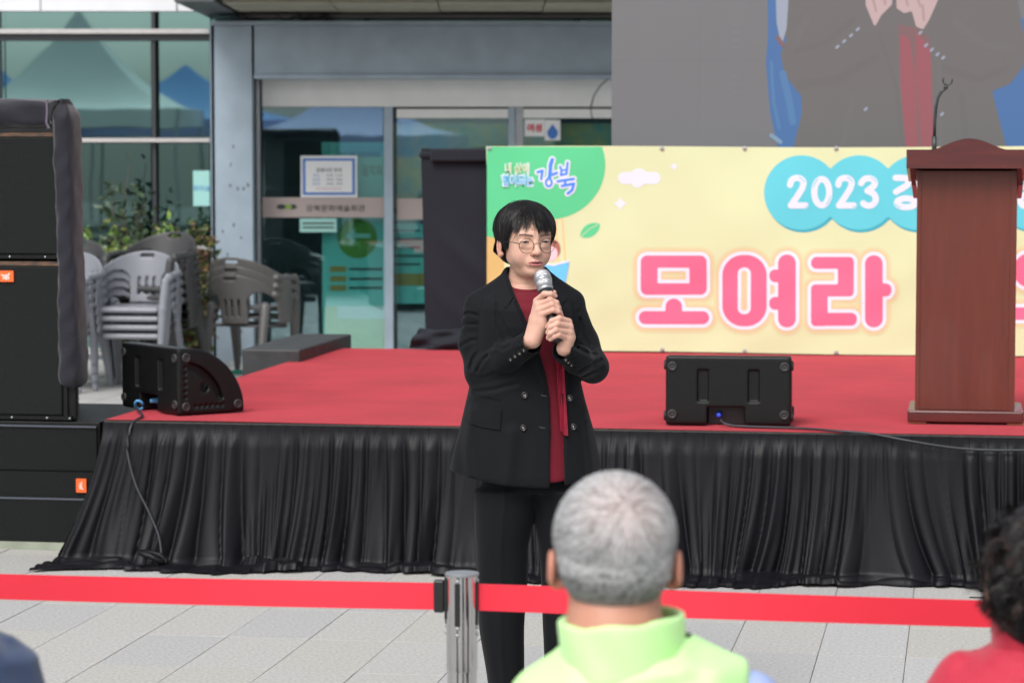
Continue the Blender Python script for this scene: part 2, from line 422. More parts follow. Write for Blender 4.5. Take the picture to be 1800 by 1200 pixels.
# recess jambs, header, doors
FB('door_jamb', 452, 141, 461, 640, -.10, .05, M['steel'], zx=(0, None))
FB('door_header', 461.6, 141, 1500, 188, -.06, .05, M['header'])
FB('door_stile', 675, 188.6, 692, 640, -.06, .05, M['steelblue'], zx=(0, None)); FB('door_edge', 692.6, 188.6, 697, 640, -.02, .05, M['mullion'], zx=(0, None))
FB('door_track_cover', 697.6, 192, 893, 208, -.05, .05, M['header']); FB('door_track_cover', 920, 192, 1500, 208, -.05, .05, M['header'])
FB('door_stile', 893.6, 188.6, 905, 640, -.05, .05, M['steelblue'], zx=(0, None)); FB('door_stile', 906, 188.6, 919.4, 640, -.03, .05, M['steel'], zx=(0, None))
d1 = FB('glass_door', 461.6, 189, 674.6, 640, .0, .012, M['doorglass'], zx=(.01, None)); d2 = FB('glass_door', 697.6, 209, 893, 640, .02, .032, M['doorglass'], zx=(.01, None)); FB('glass_pane', 920, 209, 1500, 640, .02, .032, M['doorglass'], zx=(.01, None))
FB('frosted_band', 461.6, 347, 674.6, 382, -.006, -.002, M['band'], d1); FB('frosted_band', 697.6, 349, 893, 386, .012, .018, M['band'], d2)
x, z = fac(590, 366); text('강북문화예술회관', .055, (x, -.008, z), M['print_dark'], d1, width=.49, fat=.012)
for dx, c in ((-.45, M['print_dark']), (-.40, mat('leaf green print', (.25, .38, .08), .6)), (-.36, M['print_dark'])):
    MB().prism([(x+dx+.04*math.cos(k*PI/5), z+.012+.022*math.sin(k*PI/5)) for k in range(10)], -.0085-.0005*abs(dx*10), -.0065).build('emblem', c, d1)
# interior
x0, x1 = fac(-440, 300)[0], fac(1500, 300)[0]
ib = MB(); ib.box((x0, 4.5, 0), (x1, 4.6, 3.0)); ib.box((x0, .3, -.02), (x1, 4.5, .004)); ib.box((x0, .3, 2.95), (x1, 4.5, 3.0)); ib.build('interior_shell', M['interior'], bld)
# canopy: soffit panels and edge
zc = fac(700, 27)[1]
xl = fac(357, 24)[0]; xr = fac(1500, 24)[0]
MB().box((xl, -2.1, zc+.05), (xr, -.02, zc+.35)).build('canopy', M['soffitdark'], bld)
MB().box((xl, -2.1, zc), (xl+.30, -.02, zc+.049)).build('canopy_edge_beam', M['soffitdark'], bld)
n_ = 0
for i in range(9):
    for j in range(3):
        xa = xl+.33+i*.82; ya = -.05-(j+1)*.58
        if xa+.8 > xr: continue
        MB().box((xa, ya, zc+.012-.004*((i+j) % 2)), (xa+.81, ya+.57, zc+.045)).build('soffit_panel', M['soffit'], bld)
MB().box((xl+.31, -.14, zc-.03), (xr, -.05, zc-.001)).build('canopy_edge_beam', M['transom'], bld)
# white tented fascia band along the top left
# ---- sheets on the doors
def sheet(u0, v0, u1, v1, y, label, m, name='notice', cat='sign'):
    xa, za = fac((u0+u1)/2, v1); hw = (fac(u1, v1)[0]-fac(u0, v1)[0])/2; h = fac(u0, v0)[1]-za
    t = empty(name, bld.matrix_basis @ Vector((xa, y, za)) if False else Vector(Fo)+fe*xa-fn_*y+Vector((0, 0, za)), FA); tag(t, label, cat)
    MB().box((-hw, -.003, 0), (hw, 0, h)).build('backing', m, t); return t, hw, h
t, hw, h = sheet(529, 274, 628, 347, -.012, 'white opening hours notice with blue border on the left glass door', M['paper'])
MB().box((-hw*.93, -.005, h*.06), (hw*.93, -.0032, h*.94)).build('border', M['print_blue'], t)
MB().box((-hw*.83, -.007, h*.12), (hw*.83, -.0052, h*.88)).build('paper', M['paper'], t)
text('운영시간 안내', h*.10, (0, -.0075, h*.66), M['print_dark'], t, fat=.02)
for k, (a_, b_) in enumerate((('평 일', '09:00 - 21:00'), ('토요일', '09:00 - 18:00'), ('일요일', '09:00 - 18:00'))):
    text(a_, h*.06, (-hw*.45, -.0075, h*(.53-.10*k)), M['print_blue'], t, fat=.01); text(b_, h*.05, (hw*.2, -.0075, h*(.53-.10*k)), M['print_dark'], t)
text('매주 월요일 및 공휴일 휴관', h*.05, (0, -.0075, h*.21), M['print_red'], t)
t, hw, h = sheet(527, 384, 592, 408, -.004, 'small pale teal sheet stuck below the beige band of the left door', M['paperteal'])
for k in range(2): MB().box((-hw*.85, -.005, h*(.58-.3*k)), (hw*.85, -.0032, h*(.70-.3*k))).build('text_line', M['print_dark'], t)
t, hw, h = sheet(922, 210, 957, 240, -.004, 'white sticker with red lettering at the top of the right pane', M['paper'], 'sticker', 'sticker')
text('여성', h*.5, (0, -.005, h*.5), M['print_red'], t, fat=.05)
t, hw, h = sheet(957.5, 211, 985, 247, -.004, 'white sticker with a blue water drop beside the red lettered one', M['paper'], 'sticker', 'sticker')
MB().prism([(hw*.7*math.cos(a)*(1 if math.sin(a) < 0 else 1-.75*math.sin(a)), h*.42+h*.36*math.sin(a)) for a in [k*PI/10 for k in range(20)]], -.005, -.0032).build('water_drop', M['print_blue'], t)
t, hw, h = sheet(340, 300, 369, 362, -.004, 'pale teal paper on the glass left of the grey column', M['paperteal'])
text('회의실', h*.16, (0, -.005, h*.5), M['print_blue'], t)
# tall information banner standing behind the door glass
M['teal'] = mat('teal banner', (.20, .60, .56), .7); M['green'] = mat('green print', (.12, .30, .05), .7); M['lime'] = mat('pale yellow green', (.62, .66, .42), .7)
M['tan'] = mat('ochre print', (.38, .27, .08), .7)
xa, za = fac(630, 640, -.09); hw = .30; t = empty('information_banner', Fo+fe*xa-fn_*.09, FA); tag(t, 'tall teal information banner with green circle and arrow behind the left glass door', 'banner')
def bz(v): return fac(630, v, -.09)[1]
def bx_(u): return fac(u, 400, -.09)[0]-xa
MB().box((bx_(566), 0, 0.02), (bx_(692), .01, bz(250))).build('banner_cloth', M['teal'], t)
MB().box((bx_(570), -.003, 0.02), (bx_(690), -.001, bz(538))).build('lower_panel', M['lime'], t)
MB().box((bx_(592), -.005, bz(560)), (bx_(678), -.0035, bz(538))).build('white_strip', M['paper'], t)
cx, cz = bx_(628), bz(418)
MB().prism([(cx+.165*math.cos(k*PI/16), cz+.17*math.sin(k*PI/16)) for k in range(32)], -.004, -.001).build('green_circle', M['green'], t)
MB().prism([(cx-.10, cz+.02), (cx-.02, cz+.08), (cx-.02, cz+.035), (cx+.11, cz+.035), (cx+.11, cz+.0), (cx-.02, cz+.0), (cx-.02, cz-.05)], -.007, -.0045).build('arrow', M['paperteal'], t)
text('2023 강북 생활문화축제', .05, (bx_(632), -.004, bz(272)), M['print_dark'], t, width=.33); text('작은 음악회', .09, (bx_(640), -.004, bz(300)), M['print_dark'], t, width=.3)
for v in (473, 490, 506):
    MB().box((bx_(580), -.004, bz(v+5)), (bx_(608), -.001, bz(v-5))).build('ochre_box', M['tan'], t)
    MB().box((bx_(613), -.004, bz(v+2)), (bx_(672), -.001, bz(v-2))).build('text_line', M['print_dark'], t)
xa, za = fac(722, 640, -.10); t = empty('poster', Fo+fe*xa-fn_*.10, FA); tag(t, 'green poster with dark text lines behind the right sliding door', 'poster')
MB().box((-.18, 0, .45), (.16, .01, 1.2)).build('sheet', M['teal'], t)
for k in range(6): MB().box((-.15, -.004, 1.12-.07*k), (.12-.04*(k % 2), -.001, 1.135-.07*k)).build('text_line', M['print_dark'], t)
MB().box((-.14, -.004, .6), (.12, -.001, .70)).build('ochre_box', M['tan'], t)
for (u, y, m, lab) in ((850, .16, mat('colourful mural', (.62, .45, .14), .7, col2=(.06, .34, .36), vscale=6), 'colourful painted mural panel added inside the entrance doors'),):  # panel added behind the glass, its colours stand in for door reflections
    xa, za = fac(u, 640, -y); t = tag(MB().box((-.8, 0, 1.25), (1.2, .03, 1.95)).build('reflection_panel', m), lab, 'reflection'); t.location = Fo+fe*xa-fn_*y; t.rotation_euler = (0, 0, FA)
tb = MB(); tb.tube([Fo+fe*fac(u, v, .3)[0]+fn_*.3+Vector((0, 0, fac(u, v, .3)[1])) for u, v in ((1070, 138), (1056, 150), (1044, 168), (1038, 190), (1040, 205), (1048, 216))], .006, 6)
tag(tb.build('hanging_cable', M['mullion']), 'thin black cable hanging in an arc beside the screen', 'cable')

# ------------------------------------------------------------------ event tents across the square (seen mirrored in the glass)
M['tentwhite'] = mat('white tent fabric', (.80, .80, .78), .7, var=.06, vscale=2); M['tentblue'] = mat('blue tent fabric', (.10, .27, .62), .7); M['tentlav'] = mat('pale violet tent fabric', (.42, .46, .72), .7)
M['tentframe'] = mat('tent pole', (.5, .5, .52), .4, metal=.8)
def tent(u, vz, dist, size, m, m2, label, h=1.3, eave=2.3):
    P_ = at_d(u, 257, dist); P_.z = 0
    k = (P_-Fo).dot(fn_); P_ = P_-2*k*fn_
    t = empty('event_tent', P_, -2*FA*0+FA); tag(t, label, 'tent', 'event tents across the square')
    s = size/2; n = 14; V = []; F = []
    def prof(q): return h*(1-q)**1.7
    ring = []
    for i in range(n+1):
        q = i/n*.985+.015; z = eave+h*(1-q)**1.7
        for c in range(4):
            for e in range(4):
                A_ = [(-1, -1), (1, -1), (1, 1), (-1, 1)][c]; B_ = [(-1, -1), (1, -1), (1, 1), (-1, 1)][(c+1) % 4]
                f = e/4; V.append(((A_[0]*(1-f)+B_[0]*f)*s*q, (A_[1]*(1-f)+B_[1]*f)*s*q, z))
    for i in range(n):
        for c in range(16): F.append((i*16+c, (i+1)*16+c, (i+1)*16+(c+1) % 16, i*16+(c+1) % 16))
    pydata('canopy_roof', V, F, m, t)
    for a, b in (((-s, -s), (s, -s)), ((s, -s), (s, s)), ((s, s), (-s, s)), ((-s, s), (-s, -s))):
        V = [(a[0], a[1], eave), (b[0], b[1], eave), (b[0], b[1], eave-.35), (a[0], a[1], eave-.35)]; pydata('valance', V, [(0, 1, 2, 3)], m2, t)
        MB().tube([(a[0], a[1], 0), (a[0], a[1], eave)], .03, 8).build('pole', M['tentframe'], t)
    return t
tent(-60, 0, 58, 5, M['tentblue'], M['tentblue'], 'blue peaked event tent behind the audience', h=1.8)
tent(140, 0, 52, 4.2, M['tentwhite'], M['tentwhite'], 'white peaked event tent behind the audience', h=1.9, eave=2.45)
tent(330, 0, 60, 5, M['tentblue'], M['tentlav'], 'blue event tent with pale violet valance behind the audience', h=1.2)
tent(620, 0, 55, 4.5, M['tentlav'], M['tentlav'], 'pale violet event tent with a low roof behind the audience', h=1.2, eave=1.95)
# ------------------------------------------------------------------ stage
SY, SB, SZ = 11.12, 15.30, .60
SX0, SX1 = -3.61, 2.6
st = empty('stage', ((SX0+SX1)/2, (SY+SB)/2, 0)); tag(st, 'low outdoor stage with red carpet top and black satin skirt', 'stage')
ox, oy = st.location.x, st.location.y
def L_(x, y, z=0): return (x-ox, y-oy, z)
MB().box(L_(SX0+.02, SY+.02, SZ-.10), L_(SX1, SB, SZ-.012)).build('deck', M['blackply'], st)
n = 90; V = []; F = []                                   # carpet with slight waviness
xs = np.linspace(SX0, SX1, 120); ys = np.linspace(SY, SB+.02, 90)
X, Y = np.meshgrid(xs, ys, indexing='ij'); Z = SZ+.0015*vnoise(X, Y, 0*X, 5, 3)+.004*np.exp(-((Y-12.62-.03*np.sin(X*2))/.012)**2)
V = np.stack([X-ox, Y-oy, Z], -1).reshape(-1, 3); I = np.arange(120*90).reshape(120, 90)
Q = np.stack([I[:-1, :-1], I[1:, :-1], I[1:, 1:], I[:-1, 1:]], -1).reshape(-1, 4)
fastmesh('carpet', V, Q, M['carpet'], st)
MB().box(L_(SX0, SY-.006, SZ-.03), L_(SX1, SY+.02, SZ-.0035)).build('front_trim', mat('dark grey edging', (.07, .065, .06), .7, var=.4, vscale=40), st)
for x in (-3.5, -1.7, .1, 1.9):
    for y in (SY+.3, SB-.3): MB().box(L_(x, y, 0), L_(x+.06, y+.06, SZ-.102)).build('leg', M['blackply'], st)
# skirt: pleated satin pooling on the ground
def skirt_mesh():
    nu, nv = 1150, 110
    u = np.linspace(0, SX1-SX0+.02, nu); s = np.linspace(0, 1, nv); U, W = np.meshgrid(u, s, indexing='ij')
    pool = .15+.06*wav(u, 3, 4, 2.6)+.02*wav(u, 8, 3, 9); pool = np.clip(pool, .06, .32); pool[u < .25] += .06*(1-u[u < .25]/.25)
    Ltot = SZ-.03+pool[:, None]; sl_ = W*Ltot; hang = SZ-.05
    q = np.clip(sl_/hang, 0, 1)
    warp = np.zeros_like(U); pr = np.random.default_rng(12)
    for c in np.arange(.35, 6.2, .46):
        cc = c+pr.uniform(-.12, .12); am = pr.uniform(.35, .85); wd = pr.uniform(.13, .24)
        warp += am*(U-cc)*np.exp(-((U-cc)/wd)**2)*q**2.2
    Uw = U+warp+.03*q*wav(U, 21, 3, 3)*q
    p = .0765
    ph = 2*PI*Uw/p+.8*wav(Uw, 4, 3, 5)*q
    f1 = np.abs(np.sin(ph/2))**.7                     # box pleats at top
    amp = .5+.5*np.tanh(3.5*wav(Uw, 5, 3, 6))
    f2 = .5+.5*np.sin(2*PI*Uw/(p*1.63)+1.3*wav(Uw, 6, 3, 4))
    f3 = .5+.5*np.sin(2*PI*Uw/(p*.40)+2*wav(Uw, 7, 2, 7))*np.clip(wav(Uw+.3*q, 17, 3, 5)+.6, 0, 1)
    head = np.clip((q-.02)/.16, 0, 1); head = head*head*(3-2*head)
    topf = .006*np.exp(-((np.mod(Uw, p)-p/2)/.004)**2)*(1-head)
    D = head*((.016+.030*q)*f1*(.35+.65*amp)+(.034*q)*f2+.013*(.3+.7*q)*f3)-topf
    D += .007*q*np.clip(wav(Uw*1.0+.12*q, 31, 3, 11), -1, 1)*head
    flare = .012+.06*q**2.0+.02*q*wav(U, 9, 2, 2.2)
    over = np.clip(sl_-hang, 0, None)                 # part lying on the ground
    k = np.clip(over/.05, 0, 1)
    zz = np.where(over > 0, .034*(1-k)**2+.006, SZ-.008-sl_)
    zz = np.maximum(zz, .006)
    rr = np.random.default_rng(3)
    wr = np.abs(vnoise(Uw*1.0, over*1.0, 0*U, 42, 4))*.015+np.clip(vnoise(U, over*.8, 0*U, 20, 9), 0, 1)*.026+.006*f2
    tail = np.clip(over/.03, 0, 1)*np.clip((Ltot-sl_)/.02+.25, 0, 1)
    zz += wr*tail
    yy = SY-.008-flare-D*(1-.3*k)-over*.92
    left = np.exp(-(U/.42)**2)*q**1.5*.17
    xx = SX0+U-left-.16*over*(U < .5)*np.exp(-(U/.3)**2)
    xx += .008*q*np.cos(ph)
    V = np.stack([xx-ox, yy-oy, zz], -1).reshape(-1, 3); I = np.arange(nu*nv).reshape(nu, nv)
    Q = np.stack([I[:-1, :-1], I[:-1, 1:], I[1:, 1:], I[1:, :-1]], -1).reshape(-1, 4)
    return V, Q
V, Q = skirt_mesh(); fastmesh('skirt', V, Q, M['satin'], st)
# left side skirt (behind the speakers)
V = []; F = []
for i in range(140):
    y = SY+(SB-SY)*i/139
    for j in range(12): V.append(L_(SX0-.02-.03*(j/11)-.018*math.sin(y*80)*(j/11), y, SZ-.01-(SZ-.02)*j/11))
for i in range(139):
    for j in range(11): a = i*12+j; F.append((a, a+12, a+13, a+1))
pydata('side_skirt', V, F, M['satin'], st, smooth=True)
for u in (208, 248, 612, 1312, 1690): # little staples on the edge
    p = at_y(u, 745+(u-990)*.0167, SY-.01); MB().box((p.x-ox-.012, SY-oy-.0085, SZ-.016), (p.x-ox+.012, SY-oy-.0062, SZ-.012)).build('staple', M['paper'], st)

# ------------------------------------------------------------------ black covered riser behind the banner
M['cloth'] = mat('black cover fabric', (.0125, .015, .022), .8, var=.15, vscale=3, bump=.0012, bscale=25, sheen=.08, spec=.25)
BXL = at_y(741, 400, 15.36).x; BZ = at_y(800, 261, 15.36).z
t = empty('covered_riser', (0, 15.36, 0)); tag(t, 'black fabric covered riser between the banner and the glass doors', 'riser')
nu, nv = 160, 60
Xc = np.linspace(BXL, 3.0, nu); Zc = np.linspace(.02, BZ, nv); X, Z = np.meshgrid(Xc, Zc, indexing='ij')
lean = -.045*np.clip((BZ-Z)/1.1, 0, 1)*0
Yc = .006*vnoise(X*1.2, Z*2, 0*X, 7, 8)-.016*np.exp(-((Z-(1.35-.9*(X-BXL)))/.05)**2)*np.exp(-((X-BXL-.3)/.2)**2)-.014*np.exp(-((Z-(1.0-.9*(X-BXL)))/.04)**2)*np.exp(-((X-BXL-.22)/.15)**2)
Xs = X+np.where(X < BXL+.08, (.022*np.clip((BZ-.1-Z), 0, 1.2)), 0)*1.0
V = np.stack([Xs, Yc, Z], -1).reshape(-1, 3); I = np.arange(nu*nv).reshape(nu, nv)
Q = np.stack([I[:-1, :-1], I[1:, :-1], I[1:, 1:], I[:-1, 1:]], -1).reshape(-1, 4); fastmesh('front_cover', V, Q, M['cloth'], t)
MB().box((BXL+.07, .02, 0), (3.0, .9, BZ-.01)).build('core', M['cloth'], t)
MB().box((BXL+.06, -.05, BZ-.075), (3.0, .9, BZ), bev=.012).build('top_flap', M['cloth'], t)
MB().box((BXL-.01, -.02, BZ-.055), (BXL+.075, .5, BZ-.02), bev=.01).build('corner_fold', M['cloth'], t)
nu, nv = 120, 26; V = []; F = []
for i in range(nu):
    x = BXL+.0+(1.0)*i/(nu-1)
    for j in range(nv):
        q = j/(nv-1); a = q*PI*.5
        r_ = 1+.22*math.sin(x*26+q*9)+.14*math.sin(x*11-q*13)
        V.append((x-.06*q*(1-i/nu), -.02-.10*math.sin(a)*r_*.7, SZ+.0+.11*math.cos(a)*(.8+.2*r_)+.006))
for i in range(nu-1):
    for j in range(nv-1): a = i*nv+j; F.append((a, a+1, a+nv+1, a+nv))
pydata('gathered_hem', V, F, M['cloth'], t, smooth=True)

# ------------------------------------------------------------------ LED screen
SCY = 15.55
xl_ = at_y(1075, 200, SCY).x; zb = at_y(1400, 262, SCY).z
t = empty('led_screen', (xl_, SCY, zb)); tag(t, 'large grey LED video wall showing a speaker in a dark jacket', 'screen')
def mscreen(name, col, e=.25):
    m = mat(name, tuple(c*.10 for c in col), .6, emit=1.0)
    n = m.node_tree.nodes; L = m.node_tree.links; p = n['Principled BSDF']
    tc = n.new('ShaderNodeTexCoord'); wv = n.new('ShaderNodeTexWave'); wv.bands_direction = 'Z'; wv.inputs['Scale'].default_value = 55; wv.inputs['Distortion'].default_value = .6
    nz = n.new('ShaderNodeTexNoise'); nz.inputs['Scale'].default_value = 3
    ad = n.new('ShaderNodeMath'); ad.operation = 'ADD'
    L.new(tc.outputs['Object'], wv.inputs[0]); L.new(tc.outputs['Object'], nz.inputs[0]); L.new(wv.outputs['Fac'], ad.inputs[0]); L.new(nz.outputs[0], ad.inputs[1])
    mr = n.new('ShaderNodeMapRange'); mr.inputs['From Max'].default_value = 2; mr.inputs['To Min'].default_value = e*.50; mr.inputs['To Max'].default_value = e*.60
    L.new(ad.outputs[0], mr.inputs['Value']); L.new(mr.outputs[0], p.inputs['Emission Strength'])
    p.inputs['Emission Color'].default_value = (*col, 1); return m
SG = mscreen('screen grey', (.60, .60, .63)); SGD = mscreen('screen jacket', (.50, .48, .475)); SBLU = mscreen('screen blue', (.16, .42, .98), .38); SBL2 = mscreen('screen pale blue', (.45, .70, 1.0), .5)
SBL3 = mscreen('screen mid blue', (.20, .50, 1.0), .42); SRED = mscreen('screen red', (.95, .28, .34), .30); SPNK = mscreen('screen skin', (1.0, .72, .72), .62); SWHT = mscreen('screen white', (.72, .80, 1.0), .5); SFNT = mscreen('screen faint', (.62, .60, .68), .27); SRDF = mscreen('screen dim red', (.68, .38, .40), .27)
for i in range(6):
    for j in range(5):
        MB().box((i*.5+.0003, 0, j*.5+.0003), (i*.5+.4997, .08, j*.5+.4997)).build('led_panel', SG, t)
MB().box((0, .081, 0), (3, .14, 2.5)).build('rear_frame', M['mullion'], t)
def scr(P_, m, lay, name='picture_area', cell=.008, rad=None):
    W = [at_y(u, v, SCY) for u, v in P_]; W = [(p.x-xl_, p.z-zb) for p in W]
    xs = [p[0] for p in W]; zs = [p[1] for p in W]
    if rad: fn = lambda X, Z: d_line(X, Z, W, rad)
    else: fn = lambda X, Z: d_poly(X, Z, W)-.006
    q = (rad or .01)+.01
    V, F, B = march2d(fn, max(0, min(xs)-q), max(xs)+q, max(0, min(zs)-q), max(zs)+q, cell)
    pydata(name, [(x, -.0012*lay, z) for x, z in V], F, m, t)
scr([(1350, -60), (1352, 60), (1348, 110), (1356, 200), (1370, 262), (1390, 262), (1420, 262), (1440, 160), (1500, -60)], SBLU, 1)
scr([(1770, -60), (1790, 30), (1830, 60), (1830, 262), (1768, 262), (1740, 160), (1700, -60)], SBLU, 1)
scr([(1392, -60), (1378, 50), (1384, 70), (1374, 95), (1380, 130), (1402, 158), (1411, 170), (1411, 200), (1396, 262), (1768, 262), (1752, 200), (1742, 160), (1775, 146), (1796, 118), (1801, 80), (1792, 30), (1776, -60)], SGD, 2)
scr([(1364, -60), (1367, 40), (1374, 74), (1381, 50), (1388, -60)], SWHT, 3); scr([(1367, 66), (1376, 80)], SRDF, 4, rad=.012)
scr([(1356, 110), (1360, 180), (1370, 226)], SBL3, 3, rad=.009); scr([(1376, 130), (1388, 180), (1394, 215)], SBL3, 3, rad=.020)
scr([(1356, 238), (1372, 250)], SBL2, 4, rad=.012)
scr([(1583, 62), (1597, 70), (1606, 130), (1612, 262), (1594, 262), (1584, 140)], SRED, 3); scr([(1612, 60), (1634, 90), (1640, 262), (1622, 262), (1612, 140)], SRED, 3); scr([(1580, 45), (1610, 50), (1632, 70), (1640, 262), (1614, 262), (1596, 150)], SRDF, 2.5)
scr([(1520, -60), (1524, 10), (1538, 44), (1548, 26), (1566, 8), (1572, -60)], SPNK, 4); scr([(1576, -60), (1578, 14), (1590, 22), (1604, 18), (1612, 46), (1622, 50), (1632, 34), (1648, -2), (1650, -60)], SPNK, 4)

for u, v in ((1472, 83), (1484, 73), (1496, 63), (1508, 52), (1618, 58), (1628, 80), (1638, 88), (1648, 96), (1658, 102), (1522, 192), (1656, 201)): scr([(u-1.5, v+1.5), (u+1.5, v-1.5)], SWHT, 5, rad=.007, cell=.004)
for k in range(14): scr([(1288, 45+k*13), (1298, 45+k*13)], SFNT, 1, rad=.006)
SFD = mscreen('screen jacket fold', (.475, .456, .452)); SFL = mscreen('screen jacket light', (.52, .50, .50))
for P_, m_, r_ in (([(1400, 90), (1450, 75), (1500, 35)], SFD, .016), ([(1405, 150), (1470, 140), (1540, 100)], SFD, .022), ([(1420, 30), (1400, 70)], SFL, .02), ([(1660, 120), (1720, 140), (1770, 120)], SFD, .02), ([(1680, 40), (1730, 80), (1780, 85)], SFL, .02), ([(1500, 170), (1480, 262)], SFL, .014), ([(1690, 170), (1700, 262)], SFD, .016), ([(1545, 60), (1575, 150), (1588, 262)], SFD, .010), ([(1650, 110), (1655, 262)], SFL, .010)): scr(P_, m_, 2.4, 'jacket_fold', rad=r_)
SSH = mscreen('screen skin shade', (.92, .60, .61), .52)
for P_ in ([(1530, -20), (1540, 20)], [(1552, -20), (1556, 8)], [(1590, -10), (1596, 10)], [(1622, 10), (1624, 36)], [(1610, -10), (1618, 12)]): scr(P_, SSH, 4.6, 'finger_shade', rad=.007, cell=.005)
MB().box((-.01, .0, -.03), (3.01, .14, -.002)).build('bottom_rail', M['mullion'], t)

# ------------------------------------------------------------------ banner
BY = 15.26
def wv_(x, z): return .006*np.sin(x*3.1+z*2.2)+.003*np.sin(x*7+z*5.0+1)+.0020*np.sin(z*9-x*4)+.0008*np.sin(x*17+z*14+2*np.sin(x*3))+.0011*np.sin(x*10-z*15+.5+2*np.sin(z*4))
bx0 = at_y(855, 400, BY).x; bz1 = at_y(860, 257, BY).z; bz0 = at_y(1065, 617, BY).z
t = empty('event_banner', (bx0, BY, bz0)); tag(t, 'yellow fabric event banner with pink Korean title and green corner at the stage back', 'banner')
BM = lambda n, c, r=.6: mat(n, c, r, bump=.0004, bscale=300)
YEL = BM('banner yellow', (.61, .675, .40)); GRN = BM('banner green', (.085, .56, .25)); WHI = BM('banner white', (.67, .72, .82)); PNK = BM('banner pink', (.80, .13, .25)); ORG = BM('banner glow', (.66, .53, .30)); ORG1 = BM('banner outer glow', (.63, .60, .345))
CYA = BM('banner cyan', (.10, .55, .64)); CYD = BM('banner dark cyan', (.03, .38, .48)); BLU = BM('banner blue', (.05, .22, .80)); LBL = BM('banner light blue', (.13, .52, .90)); TRK = BM('banner tree brown', (.60, .42, .15)); PBL = BM('banner pale blue', (.35, .62, .90)); ROP = BM('banner rope', (.88, .55, .25)); HAI = BM('banner brown', (.35, .13, .09)); FAC = BM('banner face', (.90, .55, .60)); LIM = BM('banner lime', (.45, .66, .18))
nu, nv = 220, 90; bx1 = at_y(2000, 400, BY).x
def edge_top(x):
    return bz1-.004*np.sin((x-bx0)*2.0)**2+.0
X, Zn = np.meshgrid(np.linspace(bx0, bx1, nu), np.linspace(0, 1, nv), indexing='ij')
Zt = bz1-.003+.004*np.sin(X*2.2); Zb = bz0+.002*np.sin(X*3); Z = Zb+(Zt-Zb)*Zn
Xl = X+np.where(True, (1-(X-bx0)/(bx1-bx0))**12*(.018*(1-Zn)**1-.004*np.sin(Zn*7)), 0)
V = np.stack([Xl-bx0, wv_(X, Z), Z-bz0], -1).reshape(-1, 3); I = np.arange(nu*nv).reshape(nu, nv)
Q = np.stack([I[:-1, :-1], I[1:, :-1], I[1:, 1:], I[:-1, 1:]], -1).reshape(-1, 4); fastmesh('banner_cloth', V, Q, YEL, t)
def P2(u, v): p = at_y(u, v, BY); return p.x, p.z
_a, _b, _c = at_y(1000, 400, BY), at_y(1700, 400, BY), at_y(1000, 500, BY)
def unp(x, z):      # world x,z on the banner plane -> photo px (used only to describe the artwork)
    q = np.stack([x, np.full_like(x, BY), z-HC], -1); dep = q@_f
    return 900+FPX*(q@_r)/dep, 600-FPX*(q@_u)/dep
def art(fn, box, m, lay, name='print', cell=.006):
    u0, v0, u1, v1 = box; (xa, z1_), (xb, z0_) = P2(u0, v0), P2(u1, v1)
    V, F, B = march2d(lambda X, Z: fn(*unp(X, Z)), max(xa, bx0+.002), min(xb, bx1), max(z0_, bz0+.004), min(z1_, bz1-.004), cell)
    if len(V): pydata(name, [(x-bx0, float(wv_(x, z))-.0011*lay, z-bz0) for x, z in V], F, m, t)
art(lambda u, v: np.maximum(np.minimum(d_circ(u, v, 985, 292, 94)*.9, d_rbox(u, v, 800, 240, 1020, 330, 30)), -9e9) if False else np.minimum(np.minimum(((u-963)/101)**2+((v-290)/96)**2-1, ((u-880)/86)**2+((v-320)/99)**2-1), np.where((v < 300), (u-1040)/100, 1)+0*u), (850, 255, 1090, 425), GRN, 1, cell=.008)
art(lambda u, v: d_rbox(u, v, 845, 400, 882, 622, 3)+4*np.sin(v*.05), (850, 395, 900, 622), TRK, .5)
for a in (978, 990): art(lambda u, v, a=a: d_line(u, v, [(a-2, 380), (a+4, 470)], 1.6), (a-8, 378, a+10, 475), ROP, .6, cell=.004)
art(lambda u, v: ((u-972)/13)**2+((v-438)/17)**2-1, (955, 415, 990, 460), HAI, 1); art(lambda u, v: ((u-968)/12)**2+((v-446)/13)**2-1, (955, 430, 985, 462), FAC, 2)
art(lambda u, v: d_poly(u, v, [(940, 463), (972, 466), (1000, 458), (993, 498), (960, 505), (935, 500)])-1, (930, 455, 1005, 510), LBL, 3); art(lambda u, v: d_line(u, v, [(945, 462), (972, 466), (1000, 459)], 1.6), (940, 455, 1005, 472), WHI, 4, cell=.004)
art(lambda u, v: d_poly(u, v, [(935, 502), (990, 500), (1000, 530), (930, 560)]), (925, 498, 1005, 562), ROP, 2)
def leaf(u, v):
    a = R(-32); x = (u-1037)*math.cos(a)+(v-405)*math.sin(a)*-1*-1; x = (u-1037)*math.cos(a)+(v-405)*math.sin(a); y = -(u-1037)*math.sin(a)+(v-405)*math.cos(a)
    return np.maximum(np.hypot(x, y-14)-25, np.hypot(x, y+14)-25)
art(lambda u, v: np.maximum(leaf(u, v), -d_line(u, v, [(1020, 417), (1036, 402), (1050, 395)], .8)), (1012, 385, 1060, 425), GRN, 1, cell=.003)
art(lambda u, v: np.minimum(d_cap(u, v, (1097, 313), (1151, 313), 10.5), np.minimum(d_circ(u, v, 1123, 311, 15), d_circ(u, v, 1121, 318, 12))), (1080, 290, 1168, 335), WHI, 1)
def spark(cx, cy, r): return lambda u, v: np.sqrt(np.abs(u-cx)/r)+np.sqrt(np.abs(v-cy)/r)-1
for cx, cy, r in ((1090, 358, 17), (1185, 293, 11)): art(spark(cx, cy, r), (cx-r-2, cy-r-2, cx+r+2, cy+r+2), WHI, 1, cell=.003)
